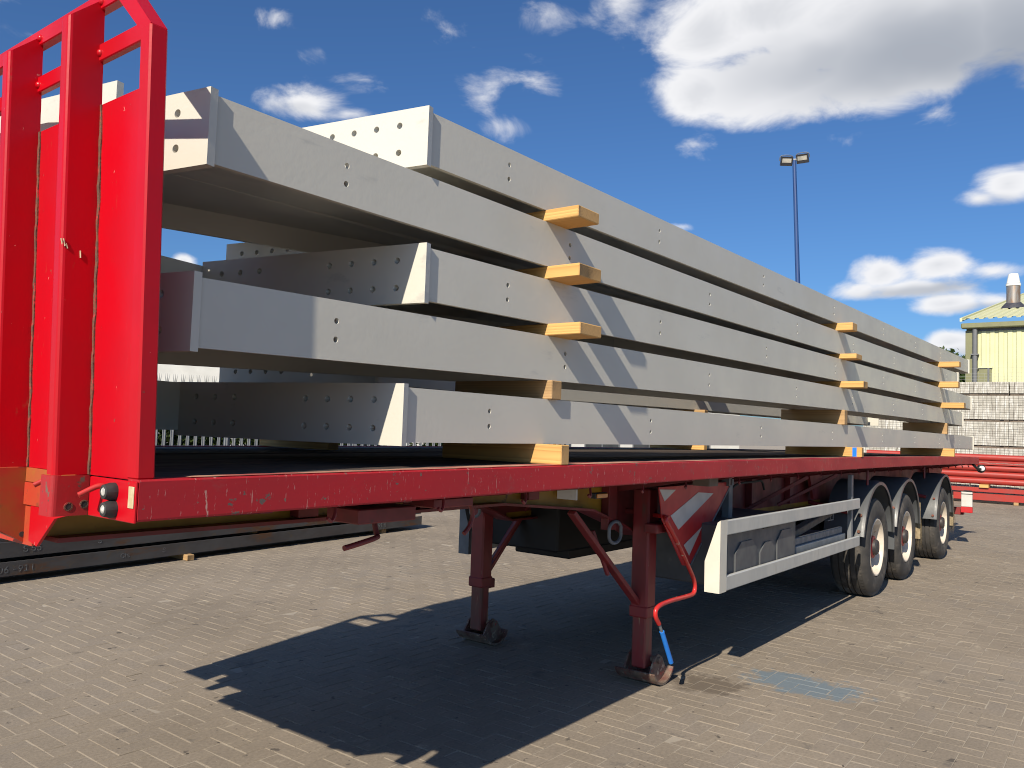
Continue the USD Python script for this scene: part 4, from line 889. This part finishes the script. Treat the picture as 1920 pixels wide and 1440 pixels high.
# ------------------------------------------------------------------ floodlight pole
HX = np.array([.31, -.95, 0.0])
lp = thing('floodlight_pole', 'tall blue lamp post with two black floodlights on top', 'lamp post', (29.95, 7.72, 0))
pb = np.array([29.95, 7.72, 0]); pt = np.array([30.0, 8.285, 12.5])
rings = []
for q in np.linspace(0, 1, 8):
    p = pb + (pt - pb) * q; r = .115 - .045 * q
    rings.append([p + [r * COS(t), r * SIN(t), 0] for t in np.linspace(0, 2 * PI, 14, endpoint=False)])
part(lp, 'pole', loft(rings), M['pole'], smooth=40)
part(lp, 'cross_bar', bar(pt + HX * .30 + [0, 0, .02], pt - HX * .30 + [0, 0, .02], .07), M['galv'])
def flood(off, yaw, tilt):
    base = np.array([0, 0, 0.0])
    B = [(hull([(x, y, z) for x in (-.10, .0) for y in (-.22, .22) for z in (-.17, .17)] + [(.10, y, z) for y in (-.15, .15) for z in (-.11, .11)]), 'head', 'lampbody'),
         (box(-.106, -.1005, -.175, .175, -.05, .125), 'glass', 'glass'), (box(-.125, -.1, -.22, -.19, -.17, .17), 'rim', 'lampbody'), (box(-.125, -.1, .19, .22, -.17, .17), 'rim', 'lampbody'), (box(-.125, -.1, -.19, .19, .145, .17), 'rim', 'lampbody'), (box(-.125, -.1, -.19, .19, -.17, -.14), 'rim', 'lampbody'),
         (tube(smooth_path([(0, -.25, 0), (0, -.25, .22), (0, .25, .22), (0, .25, 0)]), .016, 6), 'yoke', 'galv')]
    Rm = trimesh.transformations.euler_matrix(0, tilt, yaw)
    first = None
    for m, n, mt in B:
        m.apply_transform(Rm); m.apply_translation(pt + off)
        if first is None: first = part(lp, 'floodlight', m, M[mt])
        else: part(first, n, m, M[mt])
flood(-HX * .30 + [0, 0, .0], math.radians(34), -.5)
flood(HX * .32 + [0, 0, .06], math.radians(4), -.5)

# ------------------------------------------------------------------ pale green building
XB, YL = 34.0, 2.96
bd = thing('clad_building', 'pale green corrugated metal building with dark downpipe and steel flue', 'building', (XB, -3, 0))
def corr(y0, y1, z0, z1, x, pitch=.285, d=.035):
    prof = []; y = y1
    while y > y0 + 1e-6:
        for f, o in ((0, 0), (.30, 0), (.42, -d), (.88, -d)): prof.append((x + o, max(y - f * pitch, y0)))
        y -= pitch
    prof.append((x, y0)); V, F = [], []
    for i, (px, py) in enumerate(prof):
        V += [(px, py, z0), (px, py, z1)]
        if i: F += [(2 * i - 2, 2 * i, 2 * i + 1), (2 * i - 2, 2 * i + 1, 2 * i - 1)]
    m = trimesh.Trimesh(V, F, process=False); return m
part(bd, 'core_wall', box(XB + .03, XB + 23.5, -11.5, YL - .02, 0, 6.15), M['olive'])
nW = 12
for k in range(nW):
    y1 = YL - .42 - k * 1.14; part(bd, 'cladding_sheet', corr(y1 - 1.14, y1, 2.2, 6.02, XB + (.0 if k % 2 else .002)), M['clad'])
part(bd, 'brick_plinth', box(XB - .05, XB + .029, -11.5, YL - .02, 0, 2.16, .005), M['brickwall'])
part(bd, 'corner_trim', box(XB - .06, XB + .10, YL - .24, YL, 2.17, 6.05, .006), M['olive'])
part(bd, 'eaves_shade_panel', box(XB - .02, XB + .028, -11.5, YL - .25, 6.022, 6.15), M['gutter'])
part(bd, 'gutter', box(XB - .30, XB - .06, -11.6, YL + .12, 6.12, 6.32, .03), M['olive'])
part(bd, 'downpipe', cyl((XB - .14, YL - .33, 0), (XB - .14, YL - .33, 6.12), .085, 14), M['gutter'], smooth=40)
part(bd, 'pipe_clip', box(XB - .24, XB - .02, YL - .46, YL - .20, 5.10, 5.15, .004), M['gutter'])
vent = part(bd, 'wall_vent', box(XB - .09, XB - .04, YL - .88, YL - .45, 2.3, 4.60, .006), M['olive'])
part(vent, 'vent_hood', box(XB - .14, XB - .041, YL - .90, YL - .43, 4.605, 4.68, .006), M['clad'])
RS = .20
def roofz(x): return 6.46 + (x - (XB - .25)) * RS
for k in range(10):
    y1 = YL + .10 - k * 1.2; prof = []
    y = y1
    while y > y1 - 1.2 + 1e-6:
        for f, o in ((0, 0), (.40, 0), (.5, .05), (.88, .05)): prof.append((y - f * .30, o))
        y -= .30
    prof.append((y1 - 1.2, 0)); V, F = [], []
    for i, (py, o) in enumerate(prof):
        V += [(XB - .27, py, roofz(XB - .27) + o), (XB + 24, py, roofz(XB + 24) + o)]
        if i: F += [(2 * i - 2, 2 * i + 1, 2 * i), (2 * i - 2, 2 * i - 1, 2 * i + 1)]
    part(bd, 'roof_sheet', trimesh.Trimesh(V, F, process=False), M['clad'])
part(bd, 'verge_trim', hull([(x, y, roofz(x) + dz_) for x in (XB - .28, XB + 24) for y in (YL + .08, YL + .16) for dz_ in (-.06, .07)]), M['clad'])
fx, fy_ = XB + 6.3, 2.02
fl = part(bd, 'flue', cyl((fx, fy_, roofz(fx) + .1), (fx, fy_, roofz(fx) + .98), .27, 24), M['flue'], smooth=40)
part(fl, 'flue_collar', cyl((fx, fy_, roofz(fx) + .985), (fx, fy_, roofz(fx) + 1.08), .29, 24), M['whitepaint'], smooth=40)
cone = loft([[(fx + r * COS(t), fy_ + r * SIN(t), z) for t in np.linspace(0, 2 * PI, 24, endpoint=False)] for r, z in ((.265, roofz(fx) + 1.10), (.19, roofz(fx) + 1.52))])
part(fl, 'flue_cowl', cone, M['whitepaint'], smooth=40)
skirt = loft([[(fx + r * COS(t), fy_ + r * SIN(t), roofz(fx + r * COS(t)) + o) for t in np.linspace(0, 2 * PI, 24, endpoint=False)] for r, o in ((.46, .055), (.44, .10), (.285, .26), (.275, .26))])
part(fl, 'flashing', skirt, M['flashing'], smooth=40)

# ------------------------------------------------------------------ wire mesh fence in front of the building
wf = thing('mesh_fence', 'thin grey wire mesh fence in front of the green building', 'fence', (31.5, 1, 0))
ws = []
for z in np.r_[np.arange(.1, 4.2, .1), [4.22, 4.40]]: ws.append(box(31.498, 31.502, -6, 4.4, z, z + .006))
for y in np.arange(-6, 4.4, .2): ws.append(box(31.504, 31.508, y, y + .006, .05, 4.22))
part(wf, 'wire_grid', ws, M['wire'])
for y in (-6, -3.4, -.8, 1.9, 4.4): part(wf, 'fence_post', box(31.51, 31.57, y - .03, y + .03, 0, 4.4, .004), M['gutter'])

# ------------------------------------------------------------------ packs of pale concrete blocks
PW, PH, BH = 1.058, .735, .072
def pack_parts(path, h):
    rows = max(1, round(h / .0735)); cols = 9; B = []
    g = np.random.default_rng(3 + rows)
    cw = PW / cols; rh = h / rows
    for r in range(rows):
        for c in range(cols):
            d = g.normal(0, .006); B.append(box(-.012 + d, .06, -PW / 2 + c * cw + .005, -PW / 2 + (c + 1) * cw - .005, BH + r * rh + .004, BH + (r + 1) * rh - .004))
        for c in range(9):
            for sg in (-1, 1):
                d = abs(g.normal(0, .004)); B.append(box(.07 + c * .11, .07 + c * .11 + .10, *sorted((sg * (PW / 2 - .05), sg * (PW / 2 + d - .004))), BH + r * rh + .004, BH + (r + 1) * rh - .004))
    p = part(path, 'blocks', B, M['block'], kind='stuff')
    part(path, 'pack_core', box(.03, 1.05, -PW / 2 + .03, PW / 2 - .03, BH + .01, BH + h - .012), M['block'])
    for x in (.04, .5, .95): part(path, 'bearer', box(x, x + .09, -PW / 2, PW / 2, 0, BH - .002, .004), M['bearer'])
PB = {}
SX = 28.0; lay = [0, .81, 1.62, 2.43, 3.24]
cols_y = [4.62, 3.56, 2.50, 1.44, .38, -.68]
colname = ['far left', 'second from the left', 'third from the left', 'third from the right', 'second from the right', 'far right']
rown = ['lowest', 'second lowest', 'middle', 'second highest', 'half height top']
for ci, y in enumerate(cols_y):
    for li, z in enumerate(lay):
        h = .36 if li == 4 else PH
        loc = (SX + rng.normal(0, .015), y + rng.normal(0, .012), z)
        lab = f'{rown[li]} pack of pale concrete blocks, {colname[ci]} column of the stack'
        key = 'top' if li == 4 else 'full'
        if key not in PB:
            p = numbered('/World', 'block_pack'); x = UsdGeom.Xform.Define(stage, p); x.AddTranslateOp().Set(Gf.Vec3d(*loc)); LOC[p] = np.zeros(3); tag(x, lab, 'block pack', 'packs of concrete blocks'); pack_parts(p, h); PB[key] = p
        else:
            copy_of(PB[key], 'block_pack', loc, lab, 'block pack', 'packs of concrete blocks')

# ------------------------------------------------------------------ red steel tubes lying in front of the blocks
PX = 26.2
def stack_y(m): return m
rp = 0
def red_tube(z, r, x, label):
    single('red_tube', cyl((x, -7.0, z), (x, 4.6, z), r, 20), M['pipe'], (x, -1, z - r), label, 'steel tube', 'red painted steel tubes', smooth=40)
def red_bar(z0, z1, x0, x1, label):
    single('red_bar', box(x0, x1, -7.0, 4.6, z0, z1, .006), M['pipe'], (x0, -1, z0), label, 'steel bar', 'red painted steel bars')
red_bar(.085, .282, PX - .02, PX + .30, 'lowest red painted steel beam lying on ground packers by the blocks')
red_bar(.325, .447, PX - .03, PX + .30, 'second red steel bar above the lowest one, below the timber packer')
red_tube(.640, .094, PX + .10, 'lowest of the red round tubes, above the orange timber packer')
red_tube(.833, .097, PX + .12, 'second lowest red round tube, in the middle of the pile')
red_tube(1.022, .091, PX + .10, 'third red round tube, level with the round white trailer lamp')
red_bar(1.116, 1.163, PX + .0, PX + .30, 'lower thin red bar below the top tube')
red_bar(1.176, 1.236, PX + .0, PX + .30, 'upper thin red bar below the top tube')
red_tube(1.330, .092, PX + .10, 'topmost red round tube of the pile')
for z, nm in ((.545, 'lowest'), (.735, 'second'), (.93, 'third'), (1.33, 'highest')): red_tube(z + .10 if z < 1 else z, .092, PX + .40, f'{nm} red round tube of the back row, mostly hidden behind the front tubes')
for (y, z0, z1, nm) in ((1.35, .449, .544, 'orange toned timber packer between the red tubes and the red bar'), (.55, .002, .0835, 'grey timber packer on the ground under the red bars'), (3.2, .002, .0835, 'left timber packer on the ground under the red bars'), (-3.0, .002, .0835, 'right timber packer on the ground under the red bars'), (-3.2, .449, .544, 'right timber packer between the red tubes and the red bar')):
    single('timber_packer', box(PX - .10, PX + .33, y - .12 if z0 > .3 else y - .06, y + .12 if z0 > .3 else y + .06, z0, z1, .006), M['timber' if z0 > .3 else 'timber_old'], (PX, y, z0), nm, 'timber')
for (z0, z1) in ((.284, .3235), ):
    for y in (-3, 1.9): single('timber_packer', box(PX, PX + .22, y - .05, y + .05, z0, z1, .003), M['bearer'], (PX, y, z0), f'thin dark packer between the two lowest red bars on the {"right" if y < 0 else "left"}', 'timber')
for y in (-4, 3.6):
    single('rack_post', [box(PX + .52, PX + .58, y - .03, y + .03, 0.001, 1.45), ], M['gutter'], (PX + .55, y, 0), f'dark upright post behind the {"right" if y < 0 else "left"} end of the red tubes', 'post')

# ------------------------------------------------------------------ trees
def tree(name, c, h, rad, n, seed, label):
    t = thing(name, label, 'tree', c)
    c = np.array(c, float); tr = c + [0, 0, h * .55]
    part(t, 'trunk', [tube([c, c + [.1, .05, h * .25], tr], .22, 9), bar(tr, tr + [rad * .5, .3, h * .2], .12), bar(tr, tr + [-rad * .5, .2, h * .22], .12), bar(tr, tr + [.1, -.5, h * .28], .11)], M['bark'])
    part(t, 'crown', leaves(c + [0, 0, h - rad * .95], (rad, rad, rad * .95), n, .16, seed), M['leaf'])
tree('tree', (60, 8.3, 0), 8.1, 1.5, 7000, 5, 'small bushy green tree showing over the rear end of the top rafter')
tree('tree', (60, 6.9, 0), 7.6, 1.2, 6000, 6, 'green tree beside the left edge of the pale green building')
tree('tree', (46, 5.6, 0), 5.4, 1.6, 5000, 8, 'low green tree behind the left corner of the green building')
